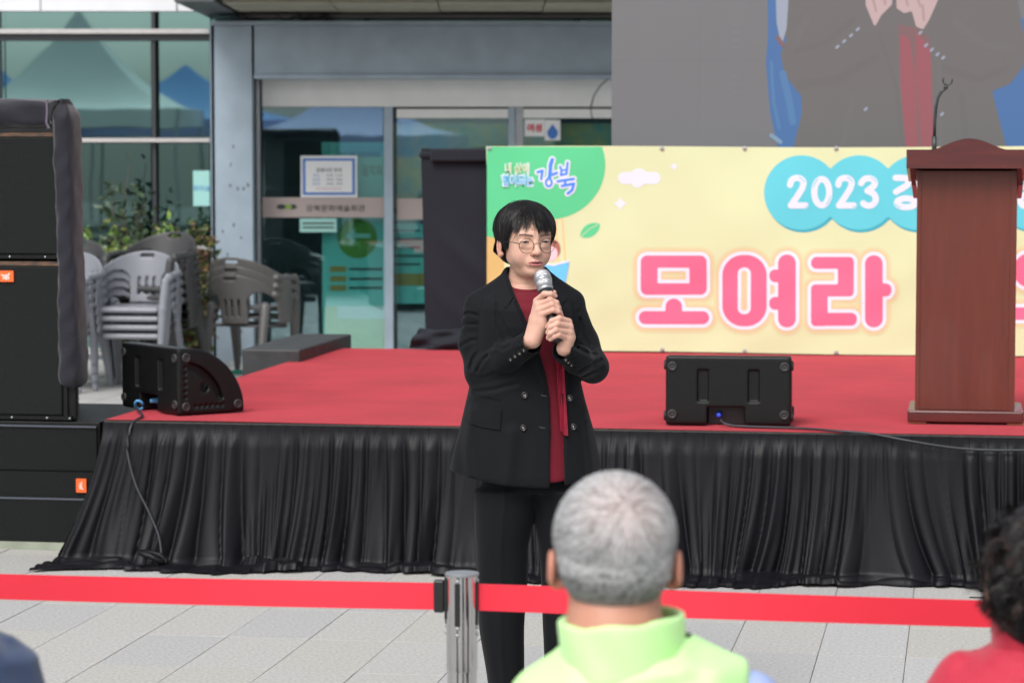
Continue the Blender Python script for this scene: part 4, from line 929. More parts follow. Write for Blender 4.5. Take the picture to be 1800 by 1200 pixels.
# ------------------------------------------------------------------ stacked plastic chairs
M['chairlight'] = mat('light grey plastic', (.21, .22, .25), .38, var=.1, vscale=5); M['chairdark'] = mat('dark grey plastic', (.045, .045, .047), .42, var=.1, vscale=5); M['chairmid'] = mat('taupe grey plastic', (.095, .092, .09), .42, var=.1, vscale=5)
def chair_parts():
    h = .008
    ax, P = grid3((-.33, -.36, -.02), (.33, .36, .86), h); X, Y, Z = P
    seat = s_box(P, (0, -.02, .405), (.215, .215, .009), .008)
    seat = smin(seat, s_cap(P, (-.20, -.235, .388), (.20, -.235, .388), .020), .02)
    lean = .20*(Z-.40); q = Y+.10-lean
    r_ = np.sqrt(X**2+q**2)
    shell = np.abs(r_-.315)-.0075; shell = np.where(q > -.02, shell, 1)
    top = .60+.20*np.sqrt(np.clip(1-(X/.315)**2, 0, 1))
    side = np.maximum(np.abs(X)-.305, 0)
    mask = np.maximum(Z-top, .42-Z)
    hole = np.maximum(np.hypot((np.abs(X)-.20)/.085, np.maximum(Z-.56, 0)/.10)-1, -9)*.08
    hole = np.maximum(hole, .40-Z)
    slots = np.minimum(np.abs(X), np.abs(np.abs(X)-.055))-.0085; slots = np.maximum(slots, np.abs(Z-.545)-.065)
    hand = np.maximum(np.abs(X)-.05, np.abs(Z-.765)-.011)
    mask = np.maximum(np.maximum(mask, -hole), np.maximum(-slots, -hand))
    back = np.maximum(shell, mask*.8)
    legs = []; arms = []
    for s in (-1, 1):
        arm = s_chain(P, [(s*.285, .10, .64), (s*.292, -.05, .635), (s*.288, -.20, .625), (s*.278, -.245, .59)], [.026, .026, .028, .026], .02)
        arm = np.maximum(arm, -(Z-.605)) if False else arm
        arms.append(arm)
        fl = s_chain(P, [(s*.278, -.245, .60), (s*.262, -.27, .40), (s*.245, -.30, 0)], [.030, .034, .021], .01)
        fl = np.maximum(fl, -(s_cap(P, (s*.235, -.20, .42), (s*.22, -.23, 0), .03)))
        rl = s_chain(P, [(s*.225, .17, .42), (s*.245, .30, 0)], [.040, .024], .01)
        rl = np.maximum(rl, -s_cap(P, (s*.19, .13, .42), (s*.215, .27, -.02), .033))
        legs += [fl, rl]
    F = np.minimum.reduce([seat, back]+arms+legs); F = np.maximum(F, -Z)
    V, Q = surface_nets(F, ax); V = relax(V, Q, 1)
    C_ = V[Q].mean(1)
    isback = (C_[:, 2] > .425) & (C_[:, 1] > .02+0*C_[:, 0]) & ~((np.abs(C_[:, 0]) > .25) & (C_[:, 2] < .665) & (C_[:, 1] < .11))
    isarm = (~isback) & (C_[:, 2] > .56)
    isseat = (~isback) & (~isarm) & (np.abs(C_[:, 0]) < .218) & (C_[:, 2] > .36) & (C_[:, 2] < .45)
    isleg = ~(isback | isarm | isseat)
    out = []
    def sub(mask_, name):
        q = Q[mask_]; u, inv = np.unique(q.ravel(), return_inverse=True)
        o = fastmesh(name, V[u], inv.reshape(-1, 4)); me = o.data; bpy.data.objects.remove(o); out.append((name, me))
    sub(isseat, 'seat'); sub(isback, 'backrest')
    for s in (-1, 1):
        sub(isarm & (C_[:, 0]*s > 0), 'armrest')
        for f in (-1, 1): sub(isleg & (C_[:, 0]*s > 0) & (C_[:, 1]*f > 0), 'leg')
    return out
CP = chair_parts()
def chair_variant(m):
    r_ = []
    for n_, me in CP:
        c = me.copy(); c.materials.clear(); c.materials.append(m); r_.append((n_, c))
    return r_
CV = {k: chair_variant(M[k]) for k in ('chairlight', 'chairdark', 'chairmid')}
def chair_stack(u, v, n, kind, rz, labels, group, dist=None, pitch=.064, dy=.013):
    p = at_z(u, v, 0)
    for k in range(n):
        t = empty('plastic_chair', (p.x+math.sin(rz)*dy*k, p.y-math.cos(rz)*dy*k, pitch*k), rz)
        tag(t, labels(k, n), 'chair', group)
        for n_, me in CV[kind]: link(n_, me, None, t)
ordn = ['lowest', 'second from the bottom', 'third from the bottom', 'fourth from the bottom', 'fifth from the bottom', 'sixth from the bottom']
def lb(txt): return lambda k, n: '%s, %s of its stack' % (txt, 'topmost' if k == n-1 else ordn[k])
chair_stack(246, 681, 4, 'chairlight', YAW+R(-8), lb('light grey plastic armchair behind the sideways monitor'), 'stacked plastic armchairs')
chair_stack(112, 684, 4, 'chairlight', YAW+R(-14), lb('light grey plastic armchair half behind the loudspeakers'), 'stacked plastic armchairs')
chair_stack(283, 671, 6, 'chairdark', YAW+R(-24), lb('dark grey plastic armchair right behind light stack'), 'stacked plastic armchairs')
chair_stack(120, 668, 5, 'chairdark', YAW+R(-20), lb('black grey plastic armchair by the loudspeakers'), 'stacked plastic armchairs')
chair_stack(436, 663, 3, 'chairmid', YAW+R(158), lb('taupe plastic armchair turned away by the column'), 'stacked plastic armchairs')

# ------------------------------------------------------------------ shrubs in front of the glass wall
def shrub(name, u, v, H_, spread, nb, nl, cols, label, seed, leafl=.07, bare=.25):
    p = at_z(u, v, 0); r_ = random.Random(seed); t = empty(name, p); tag(t, label, 'shrub')
    sb = MB(); V = []; F = []; C = []
    for b in range(nb):
        az = r_.uniform(0, 2*PI); ln = H_*r_.uniform(.55, 1.05); tip = Vector((math.cos(az)*spread*r_.uniform(.3, 1), math.sin(az)*spread*.45, ln))
        pts = [Vector((math.cos(az)*.04, math.sin(az)*.04, 0)).lerp(tip, q)+Vector((r_.uniform(-1, 1), r_.uniform(-1, 1), 0))*.03*q+Vector((0, 0, .12*q*(1-q))) for q in np.linspace(0, 1, 6)]
        sb.tube(pts, [.008*(1-q*.7) for q in np.linspace(0, 1, 6)], 5)
        for k in range(nl):
            q = r_.uniform(bare, 1); i = min(int(q*5), 4); c = pts[i].lerp(pts[i+1], q*5-i)
            c = c+Vector((r_.gauss(0, 1), r_.gauss(0, 1), r_.gauss(0, 1)))*spread*.11
            d = Vector((r_.gauss(0, 1), r_.gauss(0, 1), r_.gauss(.2, .7))).normalized(); s = d.cross(Vector((r_.gauss(0, 1), r_.gauss(0, 1), r_.gauss(0, 1)))).normalized(); nrm = d.cross(s)
            L1 = leafl*r_.uniform(.6, 1.3); w_ = L1*.2; b0 = len(V)
            V += [c, c+d*L1*.35+s*w_-nrm*L1*.05, c+d*L1*.72+s*w_*.7, c+d*L1+nrm*L1*-.15, c+d*L1*.72-s*w_*.7, c+d*L1*.35-s*w_-nrm*L1*.05]
            F += [(b0, b0+1, b0+2, b0+3), (b0, b0+3, b0+4, b0+5)]; cl = r_.choice(cols); g = r_.uniform(.7, 1.25); C += [[x*g for x in cl]]*6
    sb.build('stems', mat('brown stem', (.09, .06, .035), .8), t)
    o = pydata('foliage', V, F, M['leaf'], t, cols=np.array(C)); tag(o, kind='stuff')
M['leaf'] = mat('leaf', (.1, .2, .05), .5, attr='Col')
shrub('shrub', 226, 642, 1.58, .44, 14, 24, [(.035, .07, .03), (.05, .085, .04), (.03, .05, .025)], 'dark leaved shrub with tall loose branches before the glass wall', 3, .10, .45)
shrub('shrub', 236, 652, 1.12, .52, 36, 42, [(.14, .26, .05), (.20, .30, .06), (.10, .20, .04), (.22, .24, .06)], 'yellow green bushy shrub behind the stacked chairs', 5, .075, .25)
shrub('shrub', 345, 648, 1.08, .22, 20, 50, [(.07, .12, .03), (.20, .16, .05), (.05, .08, .025), (.17, .08, .05)], 'small shrub with reddish leaf tips beside the grey column', 8, .07, .1)

# ------------------------------------------------------------------ belt barrier
M['chrome'] = mat('polished stainless', (.62, .61, .60), .10, metal=1); M['blackpl'] = mat('black plastic', (.015, .016, .017), .4); M['belt'] = mat('red webbing belt', (.70, .012, .036), .62, bump=.0004, bscale=500, sheen=.3)
YP = 5.42; pc = at_y(812, 1040, YP)
PTOP = at_y(812, 1006, YP).z; BW0, BW1 = at_y(870, 1073, YP).z, at_y(870, 1026, YP).z
def post(x, y, label, belt_to):
    t = empty('barrier_post', (x, y, 0)); tag(t, label, 'barrier post', 'belt barrier posts in front of the stage')
    MB().lathe([(.16, 0), (.16, .008), (.15, .014), (.05, .028), (.04, .03)], 40).build('base', M['chrome'], t, True)
    smooth_angle(MB().lathe([(.0305, .028), (.0305, PTOP-.20)], 40).build('tube', M['chrome'], t), 40)
    smooth_angle(MB().lathe([(.0315, PTOP-.20), (.0320, PTOP-.198), (.0320, PTOP-.006)], 40).build('head_sleeve', M['chrome'], t), 40)
    smooth_angle(MB().lathe([(.0345, PTOP-.0055), (.0350, PTOP-.003), (.0345, PTOP), (.0, PTOP+.001)], 40).build('top_cap', M['steel'], t), 40)
    for a_ in (0, PI/2, PI, 3*PI/2):
        Mx = Matrix.Rotation(a_-.10, 4, 'Z')
        MB().box((-.0055, -.0345, PTOP-.105), (.0055, -.031, PTOP-.018), Mx).build('slot', M['blackpl'], t)
        for z in (PTOP-.014, PTOP-.11, PTOP-.124): MB().lathe([(.0042, 0), (.004, .003), (.001, .004)], 8, Mx @ Matrix.Translation((0, -.032, z)) @ Matrix.Rotation(PI/2, 4, 'X')).build('screw', M['steel'], t, True)
    MB().box((-.0345, -.010, BW0-.018), (-.0305, .010, BW1+.012)).build('belt_receiver', M['blackpl'], t)
    if belt_to:
        L2 = belt_to-x; n = 60; V = []; F = []
        for i in range(n+1):
            q = i/n; xx = .026+(L2-.026-.045)*q; sag = -.022*4*q*(1-q)*0-.006*math.sin(PI*q)
            for k in (0, .5, 1): V.append((xx, .0035*math.sin(q*9)*(k-.5)*2+.004*math.sin(q*5), BW0+(BW1-BW0)*k+sag))
        for i in range(n):
            for k in range(2): a_ = i*3+k; F.append((a_, a_+3, a_+4, a_+1))
        b = pydata('belt', V, F, M['belt'], t, smooth=False); so = b.modifiers.new('s', 'SOLIDIFY'); so.thickness = .0012; so.offset = 0
        MB().box((L2-.058, -.009, BW0-.006), (L2-.036, .009, BW1+.006), bev=.004).build('belt_clip', M['blackpl'], b)
    return t
post(pc.x, YP, 'chrome barrier post standing in front of the speaking woman', pc.x+2.0)
post(pc.x-2.0, YP, 'chrome barrier post beyond the left side carrying the left red belt', pc.x)
post(pc.x+2.0, YP, 'chrome barrier post beyond the right side behind the seated person in red', None)
for u0, u1, v in ((1704, 1736, 1050), (1711, 1745, 1145)):  # strips of black tape on the paving
    a_, b_ = at_z(u0, v, .002), at_z(u1+60, v+1, .002); t = empty('tape_mark', a_); tag(t, 'short strip of black tape on the paving, %s one by the right edge' % ('farther' if v < 1100 else 'nearer'), 'tape')
    pydata('tape_strip', [(0, 0, 0), (b_.x-a_.x, 0, 0), (b_.x-a_.x, .03, 0), (0, .03, 0)], [(0, 1, 2, 3)], M['blackpl'], t)
# ------------------------------------------------------------------ people
def mskin(name):
    m = mat(name, (.6, .38, .3), .48, attr='Col', var=.07, vscale=45, bump=.0003, bscale=420, spec=.4)
    p = m.node_tree.nodes['Principled BSDF']; p.inputs['Subsurface Weight'].default_value = .12; p.inputs['Subsurface Scale'].default_value = .01; p.inputs['Subsurface Radius'].default_value = (1, .35, .2)
    return m
M['skin'] = mskin('skin')
def mhair(name, rough=.38, spec=.5):
    m = mat(name, (.01, .01, .01), rough, attr='Col', spec=spec, sheen=.0); return m
M['hair'] = mhair('hair strands', .42, .28)
M['suit'] = mat('black suiting', (.0055, .0062, .0080), .75, var=.12, vscale=4, bump=.0004, bscale=700, spec=.14, sheen=.035)
M['blouse'] = mat('burgundy knit', (.145, .008, .019), .75, var=.12, vscale=8, bump=.0005, bscale=300, sheen=.05, spec=.2)
M['specs'] = mat('gunmetal frame', (.018, .014, .018), .35, metal=.0); M['eyewhite'] = mat('eye', (.6, .58, .56), .15, attr='Col')
M['lens'] = mglass('spectacle lens', (1, 1, 1), (1, 1, 1), .02)

class Frame:
    """person-space helper: origin on the ground at depth dist under photo column u; local y points away from the camera"""
    def __init__(s, u, dist):
        p = at_d(u, 257, dist); s.o = Vector((p.x, p.y, 0)); s.rz = YAW-math.atan((u-900)/FPX)
        s.ex = Vector((math.cos(s.rz), math.sin(s.rz), 0)); s.ey = Vector((-math.sin(s.rz), math.cos(s.rz), 0))
    def W(s, u, v, y=0):
        d = Vector(ray(u, v)); o = Vector((0, 0, HC)); t = ((s.o+s.ey*y)-o).dot(s.ey)/d.dot(s.ey); p = o+d*t-s.o
        return (p.dot(s.ex), y, p.z)
def rotz(P, a):
    c, s_ = math.cos(a), math.sin(a); return [P[0]*c+P[1]*s_, -P[0]*s_+P[1]*c, P[2]]     # world->rotated frame by angle a
def to_head(P, hc, yaw, sc=(1, 1, 1), pit=0):
    Q = rotz([P[i]-hc[i] for i in range(3)], yaw)
    if pit:
        c, s_ = math.cos(pit), math.sin(pit); Q = [Q[0], Q[1]*c+Q[2]*s_, -Q[1]*s_+Q[2]*c]
    return [Q[i]/sc[i] for i in range(3)]
def from_head(V, hc, yaw, sc=(1, 1, 1), pit=0):
    V = np.asarray(V, float)*np.array(sc)
    if pit:
        c, s_ = math.cos(pit), math.sin(pit); V = np.stack([V[..., 0], V[..., 1]*c-V[..., 2]*s_, V[..., 1]*s_+V[..., 2]*c], -1)
    c, s_ = math.cos(yaw), math.sin(yaw)
    return np.stack([V[..., 0]*c-V[..., 1]*s_+hc[0], V[..., 0]*s_+V[..., 1]*c+hc[1], V[..., 2]+hc[2]], -1)
def head_sdf(Q, ear_x=0.0):
    X = [np.abs(Q[0]), Q[1], Q[2]]
    d = s_ell(Q, (0, .015, .032), (.0735, .092, .080))
    d = smin(d, s_ell(Q, (0, -.022, .005), (.064, .068, .080)), .02)
    d = smin(d, s_ell(Q, (0, -.024, -.052), (.0495, .060, .048)), .020)      # lower face
    d = smin(d, s_ell(X, (.033, -.047, -.038), (.025, .028, .030)), .016)     # cheeks
    d = smin(d, s_ell(X, (.040, .004, -.048), (.016, .032, .022)), .018)         # jaw angle
    d = smin(d, s_ell(Q, (0, -.066, -.086), (.023, .020, .017)), .018)        # chin
    d = smin(d, s_ell(Q, (0, -.012, -.088), (.032, .044, .020)), .022)        # soft under chin
    d = smin(d, s_cap(X, (.010, -.080, .020), (.044, -.066, .021), .009, .008), .014)
    d = smax(d, -s_ell(X, (.031, -.0985, .000), (.020, .018, .0135)), .014)    # sockets
    d = smin(d, s_ell(X, (.0315, -.0725, -.001), (.0165, .0135, .0115)), .005)  # lids
    d = smin(d, s_cap(X, (.019, -.081, -.014), (.041, -.075, -.012), .0050), .006)    # lower lid bag
    d = smax(d, -s_ell(X, (.0315, -.088, .0005), (.0138, .0085, .0034)), .0010)  # lid opening
    d = smin(d, s_cap(Q, (0, -.084, .006), (0, -.1015, -.026), .0065, .0095), .010)   # nose
    d = smin(d, s_ell(Q, (0, -.1035, -.0295), (.0105, .0095, .0085)), .006)
    d = smin(d, s_ell(X, (.0125, -.0925, -.032), (.0075, .0095, .0070)), .005)
    d = smax(d, -s_ell(X, (.0065, -.0975, -.0400), (.0036, .0055, .0030)), .002)
    d = smin(d, s_ell(Q, (0, -.080, -.058), (.027, .0130, .018)), .010)        # muzzle
    up = s_chain(X, [(0, -.0915, -.0565), (.006, -.0918, -.0548), (.024, -.0800, -.0605)], [.0046, .0050, .0022], .003)
    lo = s_chain(X, [(0, -.0895, -.0668), (.010, -.0885, -.0660), (.023, -.0795, -.0615)], [.0060, .0052, .0022], .003)
    d = smin(d, up, .003); d = smin(d, lo, .004)
    d = smax(d, -s_ell(X, (0, -.094, -.0612), (.0175, .0095, .0018)), .0012)
    d = smax(d, -s_cap(X, (.019, -.0975, -.036), (.034, -.087, -.064), .0042), .006)   # smile line
    d = smax(d, -s_cap(Q, (0, -.103, -.046), (0, -.1015, -.050), .0022), .003)
    d = smax(d, -s_cap(X, (.0, -.094, -.0765), (.014, -.090, -.0755), .0040), .008)
    ear = s_ell(X, (.0775+ear_x, .016, -.018), (.0068, .0160, .0280))
    ear = smin(ear, s_cap(X, (.0735, .006, -.040), (.0765, .010, -.044), .0065), .006)
    ear = smax(ear, -s_ell(X, (.0865+ear_x, .013, -.013), (.0070, .0090, .0165)), .003)
    d = smin(d, ear, .006)
    return d
def skin_cols(H, base=(.60, .335, .235), lips=(.50, .13, .13), brow=True):
    """H: vertices in head frame -> own colours of skin, lips, brows, plus shade painted into mouth slit and nostrils"""
    x, y, z = H[:, 0], H[:, 1], H[:, 2]; ax_ = np.abs(x)
    C = np.tile(np.array(base), (len(H), 1))
    def mixc(w_, c): nonlocal C; w_ = np.clip(w_, 0, 1)[:, None]; C = C*(1-w_)+np.array(c)*w_
    mixc(.35*np.exp(-((ax_-.040)/.020)**2-((z+.040)/.020)**2)*(y < -.02), (.68, .33, .27))
    mixc(.30*np.exp(-(ax_/.012)**2-((z+.030)/.012)**2)*(y < -.08), (.60, .25, .20))
    mixc(.45*np.exp(-((ax_-.08)/.010)**2)*(z < .02)*(z > -.055), (.60, .22, .17))
    zc = -.0605-.000*ax_; upz = .0075*np.clip(1-(ax_/.0265)**2, 0, 1)-.0015*np.exp(-(ax_/.004)**2); loz = .0115*np.clip(1-(ax_/.0250)**2, 0, 1)
    lip = np.clip(np.minimum(zc+upz-z, z-zc+loz)/.0022+.5, 0, 1)*(y < -.070)*np.clip((.0265-ax_)/.003, 0, 1); mixc(lip*.85, lips)
    mixc((np.abs(z-zc) < .0016)*(ax_ < .020)*(y < -.070)*.9, (.16, .04, .04))  # shade between the lips, painted as a dark line
    if brow:
        bz = .0185+.0035*np.sin(np.clip((ax_-.012)/.036, 0, 1)*PI*.8); w_ = np.exp(-((z-bz)/.0034)**2)*(ax_ > .011)*(ax_ < .049)*(y < -.045); mixc(w_*.95, (.055, .036, .030))
    mixc(.45*np.exp(-((ax_-.031)/.016)**2-((z-.001)/.0045)**2)*(y < -.05), (.34, .17, .13))
    mixc(np.exp(-((ax_-.0065)/.0040)**2-((z+.0400)/.0030)**2)*(y < -.085)*.8, (.22, .08, .06))  # nostril shade put into the skin colour
    return C
def join_np(parts):
    V = []; Q = []; C = []; n = 0
    for v, q, c in parts: V.append(v); Q.append(q+n); C.append(c); n += len(v)
    return np.concatenate(V), np.concatenate(Q), np.concatenate(C)

def strands(pts_list, widths, cols, m, parent, name):
    """pts_list: (n, k, 3) strand centre lines; ribbons facing outwards from the head centre"""
    P_ = np.asarray(pts_list); n, k, _ = P_.shape
    T = np.gradient(P_, axis=1); T /= np.linalg.norm(T, axis=2, keepdims=True)+1e-9
    ctr = P_.mean((0, 1)); Nn = P_-ctr; Sd = np.cross(T, Nn); Sd /= np.linalg.norm(Sd, axis=2, keepdims=True)+1e-9
    tw = nrng.uniform(-.35, .35, (n, 1, 1)); Nn2 = np.cross(Sd, T); Sd = Sd*np.cos(tw)+Nn2*np.sin(tw)
    wq = (np.sin(np.linspace(.25, 1, k)*PI*.93)**.6)[None, :, None]*np.asarray(widths)[:, None, None]
    A = P_-Sd*wq/2; B = P_+Sd*wq/2; V = np.stack([A, B], 2).reshape(-1, 3)
    I = np.arange(n*k*2).reshape(n, k, 2); Q = np.stack([I[:, :-1, 0], I[:, :-1, 1], I[:, 1:, 1], I[:, 1:, 0]], -1).reshape(-1, 4)
    C = np.repeat(cols, k*2, 0); o = fastmesh(name, V, Q, m, parent, True, C); return o
def hair_arc(c, r, d0, d1, k=9, lift=None, s0=0, s1=1):
    """slerp directions d0->d1 on the ellipsoid (c, r)"""
    d0 = d0/np.linalg.norm(d0, axis=1, keepdims=True); d1 = d1/np.linalg.norm(d1, axis=1, keepdims=True)
    om = np.arccos(np.clip((d0*d1).sum(1), -1, 1))[:, None]+1e-6; q = (s0[:, None]+(s1-s0)[:, None]*np.linspace(0, 1, k)[None])
    a = np.sin((1-q)*om)/np.sin(om); b = np.sin(q*om)/np.sin(om)
    D = a[:, :, None]*d0[:, None]+b[:, :, None]*d1[:, None]
    return np.array(c)+D*np.array(r)*(lift[:, None, None] if lift is not None else 1), q

# ---------------- the speaking woman
FW = Frame(935, 8.07); W = FW.W
wm = empty('person', FW.o, FW.rz)
tag(wm, 'woman with short black hair and round glasses in a black suit speaking into a microphone', 'person')
HCW = W(924.5, 422.5, -.012); HY = R(19.5); HP = R(2)
def woman_skin():
    parts = []
    ax, P = grid3((HCW[0]-.115, HCW[1]-.135, HCW[2]-.235), (HCW[0]+.115, HCW[1]+.135, HCW[2]+.125), .0022)
    Q = to_head(P, HCW, HY, pit=HP); d = head_sdf(Q)
    nb = W(928, 530, .035)
    d = smin(d, s_chain(P, [(HCW[0]+.004, .028, HCW[2]-.055), (nb[0]-.004, .022, nb[2]+.055), (nb[0], .030, nb[2]-.05)], [.050, .0525, .066], .02), .018)
    V, Qd = surface_nets(d, ax); V = relax(V, Qd, 1, .4); H = np.stack(to_head(V.T, HCW, HY, pit=HP), 1); parts.append((V, Qd, skin_cols(H, (.64, .385, .285), (.52, .17, .17))))
    def hand(ch, palm, lo, hi):
        ax, P = grid3(lo, hi, .0015); d = None
        for pts, rs in ch:
            pts = [W(*p) for p in pts]; e = s_chain(P, pts, rs, .003); d = e if d is None else smin(d, e, .0022)
        pd = None
        for pts, rs in palm:
            e = s_chain(P, [W(*p) for p in pts], rs, .006); pd = e if pd is None else smin(pd, e, .012)
        d = smin(d, pd, .006); V, Qd = surface_nets(d, ax); V = relax(V, Qd, 1, .4)
        c = np.tile(np.array((.62, .36, .275)), (len(V), 1))
        tips = np.array([W(*p[-1]) for p, _ in ch]); kn = np.array([W(*p[1]) for p, _ in ch])
        for T_, s_, cc in ((tips, .009, (.64, .26, .21)), (kn, .008, (.62, .27, .21))):
            w_ = np.exp(-(np.linalg.norm(V[:, None]-T_[None], axis=2).min(1)/s_)**2)[:, None]*.55; c = c*(1-w_)+np.array(cc)*w_
        parts.append((V, Qd, c))
        for (p, r_), tip in zip(ch, tips):     # finger nails: small shallow plates
            a = np.array(W(*p[-2])); t_ = tip; dr = (t_-a)/np.linalg.norm(t_-a); out = np.array((0, -1., .15)); out -= dr*out.dot(dr); out /= np.linalg.norm(out); sd = np.cross(dr, out)
            g = [(i, j) for i in range(5) for j in range(5)]
            NV = [t_+dr*(-.003+.0022*(i-1)*1.0)+sd*(j-2)*.0021*(1-.12*(i-2)**2*.5)+out*(r_[-1]*1.04-.0006*(j-2)**2) for i, j in g]
            NQ = [(i*5+j, i*5+j+1, (i+1)*5+j+1, (i+1)*5+j) for i in range(4) for j in range(4)]
            parts.append((np.array(NV), np.array(NQ), np.tile(np.array((.68, .36, .30)), (25, 1))))
    r = .0082
    hand([([(944, 528, -.192), (957, 516.5, -.217), (968, 516.5, -.222), (976, 520, -.214)], [.0095, .0088, .0080, .0066]),
          ([(946, 536, -.203), (967, 527, -.222), (978, 532, -.217), (983, 541, -.200)], [.0098, .0090, .0082, .0068]),
          ([(949, 544, -.210), (970, 535.5, -.228), (980, 541, -.222), (985, 548.5, -.208)], [.0096, .0088, .0080, .0068]),
          ([(953, 552, -.214), (972, 545, -.233), (981, 548, -.228), (986.5, 553, -.216)], [.0090, .0080, .0074, .0062]),
          ([(940, 560, -.180), (951, 538, -.168), (965, 520, -.160), (974, 514, -.168)], [.0125, .0108, .0092, .0072])],
         [([(932, 597, -.190), (940, 560, -.186), (944, 530, -.190)], [.0185, .0158, .0108]), ([(934, 598, -.196), (944, 562, -.198), (947, 538, -.201)], [.0185, .0165, .0108]),
          ([(937, 598, -.200), (950, 566, -.204), (950, 545, -.207)], [.0185, .0158, .0108]), ([(939, 598, -.202), (954, 572, -.208), (954, 553, -.211)], [.0190, .0140, .0105]),
          ([(915, 608, -.165), (932, 598, -.192)], [.0215, .0210])],
         (W(905, 600)[0], -.26, W(900, 640)[2]), (W(1000, 600)[0], -.12, W(950, 498, -.2)[2]))
    hand([([(999, 565, -.222), (983, 559.5, -.250), (970, 564, -.256), (962, 574, -.246)], [.0098, .0086, .0080, .0066]),
          ([(1001, 574, -.228), (980, 569, -.258), (968, 575, -.262), (962.5, 584, -.252)], [.0098, .0088, .0080, .0066]),
          ([(1001, 584, -.230), (977, 579.5, -.262), (967, 586, -.265), (963.5, 593.5, -.255)], [.0096, .0086, .0078, .0066]),
          ([(997, 594, -.230), (982, 588.5, -.258), (974, 591.5, -.262), (967.5, 596.5, -.257)], [.0090, .0080, .0074, .0062]),
          ([(998, 590, -.200), (993, 570, -.196), (986, 558, -.205), (983, 555, -.222)], [.0125, .0108, .0092, .0072])],
         [([(992, 612, -.205), (999, 592, -.208), (999, 567, -.216)], [.0165, .0155, .0112]), ([(993, 612, -.212), (1000, 592, -.216), (1001, 576, -.224)], [.0165, .0160, .0112]),
          ([(993, 612, -.216), (999, 594, -.222), (1000, 586, -.228)], [.0165, .0150, .0110]), ([(991, 612, -.218), (994, 602, -.222), (996, 595, -.228)], [.0185, .0140, .0100]),
          ([(1004, 622, -.185), (993, 612, -.208)], [.0190, .0180])],
         (W(950, 600)[0], -.30, W(900, 655)[2]), (W(1022, 600)[0], -.15, W(950, 545, -.2)[2]))
    # body under the clothes, coarse
    ax, P = grid3((-.24, -.24, .0), (.24, .2, 1.38), .013)
    d = s_loft(P, [(.82, .0, .0, .15, .10), (1.0, -.005, 0, .11, .07), (1.2, -.01, .0, .11, .07), (1.30, -.01, .01, .10, .06), (1.36, -.012, .02, .06, .055)])
    E1, E2, S1, S2, K1, K2 = W(846, 648, -.03), W(1040, 644, -.03), W(845, 540, 0), W(1003, 540, 0), W(912, 610, -.155), W(1008, 627, -.165)
    for a, b, c_ in ((S1, E1, K1), (S2, E2, K2)): d = smin(d, s_chain(P, [a, b, c_], [.026, .022, .016], .01), .02)
    for xf in (W(889, 1000)[0], W(993, 1000)[0]): d = smin(d, s_chain(P, [(xf*.8, 0, .80), (xf, .0, .45), (xf, .01, .06)], [.07, .05, .035], .02), .03)
    V, Qd = surface_nets(d, ax); parts.append((V, Qd, np.tile(np.array((.60, .335, .25)), (len(V), 1))))
    return join_np(parts)
V, Qd, C = woman_skin(); fastmesh('body', V, Qd, M['skin'], wm, True, C)
hd = lambda pts: [Vector(map(float, p)) for p in from_head(np.array(pts), HCW, HY, pit=HP)]
for s in (-1, 1):          # eyes, lashes
    V = []; F = []; C = []; c = np.array((s*.0315, -.0715, .0)); gaze = np.array((.10, -1, -.02)); gaze /= np.linalg.norm(gaze)
    nu_, nv_ = 24, 16
    for i in range(nv_+1):
        th = PI*i/nv_
        for k in range(nu_):
            a = 2*PI*k/nu_; e1 = np.array((1, .1, 0)); e1 /= np.linalg.norm(e1); e2 = np.cross(gaze, e1)
            v = gaze*math.cos(th)+(e1*math.cos(a)+e2*math.sin(a))*math.sin(th); V.append(c+v*.0122); C.append((.012, .008, .007) if th < .48 else (.55, .50, .47))
    for i in range(nv_):
        for k in range(nu_): F.append((i*nu_+k, i*nu_+(k+1) % nu_, (i+1)*nu_+(k+1) % nu_, (i+1)*nu_+k))
    pydata('eye', from_head(np.array(V), HCW, HY, pit=HP), F, M['eyewhite'], wm, True, np.array(C))
    MB().tube(hd([(s*(.0315+.0145*q), -.0858+.0036*abs(q)**2*1.6-.0001, .0032*(1-q*q)-.0004) for q in np.linspace(-1, 1, 9)]), [.0005, .0011, .0015, .0017, .0017, .0017, .0015, .0011, .0006], 6).build('eyelash', M['mullion'], wm)
# glasses
gl = MB(); gc = []
for s in (-1, 1):
    cx, cy, cz = s*.0322, -.0985, -.0095; gc.append((cx, cy, cz)); rr = .0222
    ring = [(cx+rr*math.cos(a)*1.0, cy+.10*abs(rr*math.cos(a))*(1 if s*math.cos(a) > 0 else -.2)+0, cz+rr*.97*math.sin(a)) for a in [2*PI*k/40 for k in range(41)]]
    gl.tube(hd(ring), .00085, 6, False)
    gl.tube(hd([(s*.0535, -.0968, -.003), (s*.061, -.0945, -.001), (s*.068, -.075, .000), (s*.0765, -.02, -.001), (s*.0795, .010, .000), (s*.080, .03, -.012)]), [.0012, .0014, .0010, .0009, .0010, .0010], 6)
    gl.tube(hd([(s*.0110, -.0990, -.012), (s*.0090, -.096, -.014), (s*.0085, -.0945, -.018)]), .0007, 5)
gl.tube(hd([(-.0105, -.0990, -.004), (-.005, -.1005, -.0015), (.005, -.1005, -.0015), (.0105, -.0990, -.004)]), .0009, 6)
go = gl.build('glasses', M['specs'], wm, True)
for cx, cy, cz in gc:
    V = [(cx, cy-.0006, cz)]+[(cx+.0218*math.cos(2*PI*k/32), cy, cz+.0212*math.sin(2*PI*k/32)) for k in range(32)]
    pydata('lens', from_head(np.array(V), HCW, HY, pit=HP), [(0, k+1, (k+1) % 32+1) for k in range(32)], M['lens'], go)
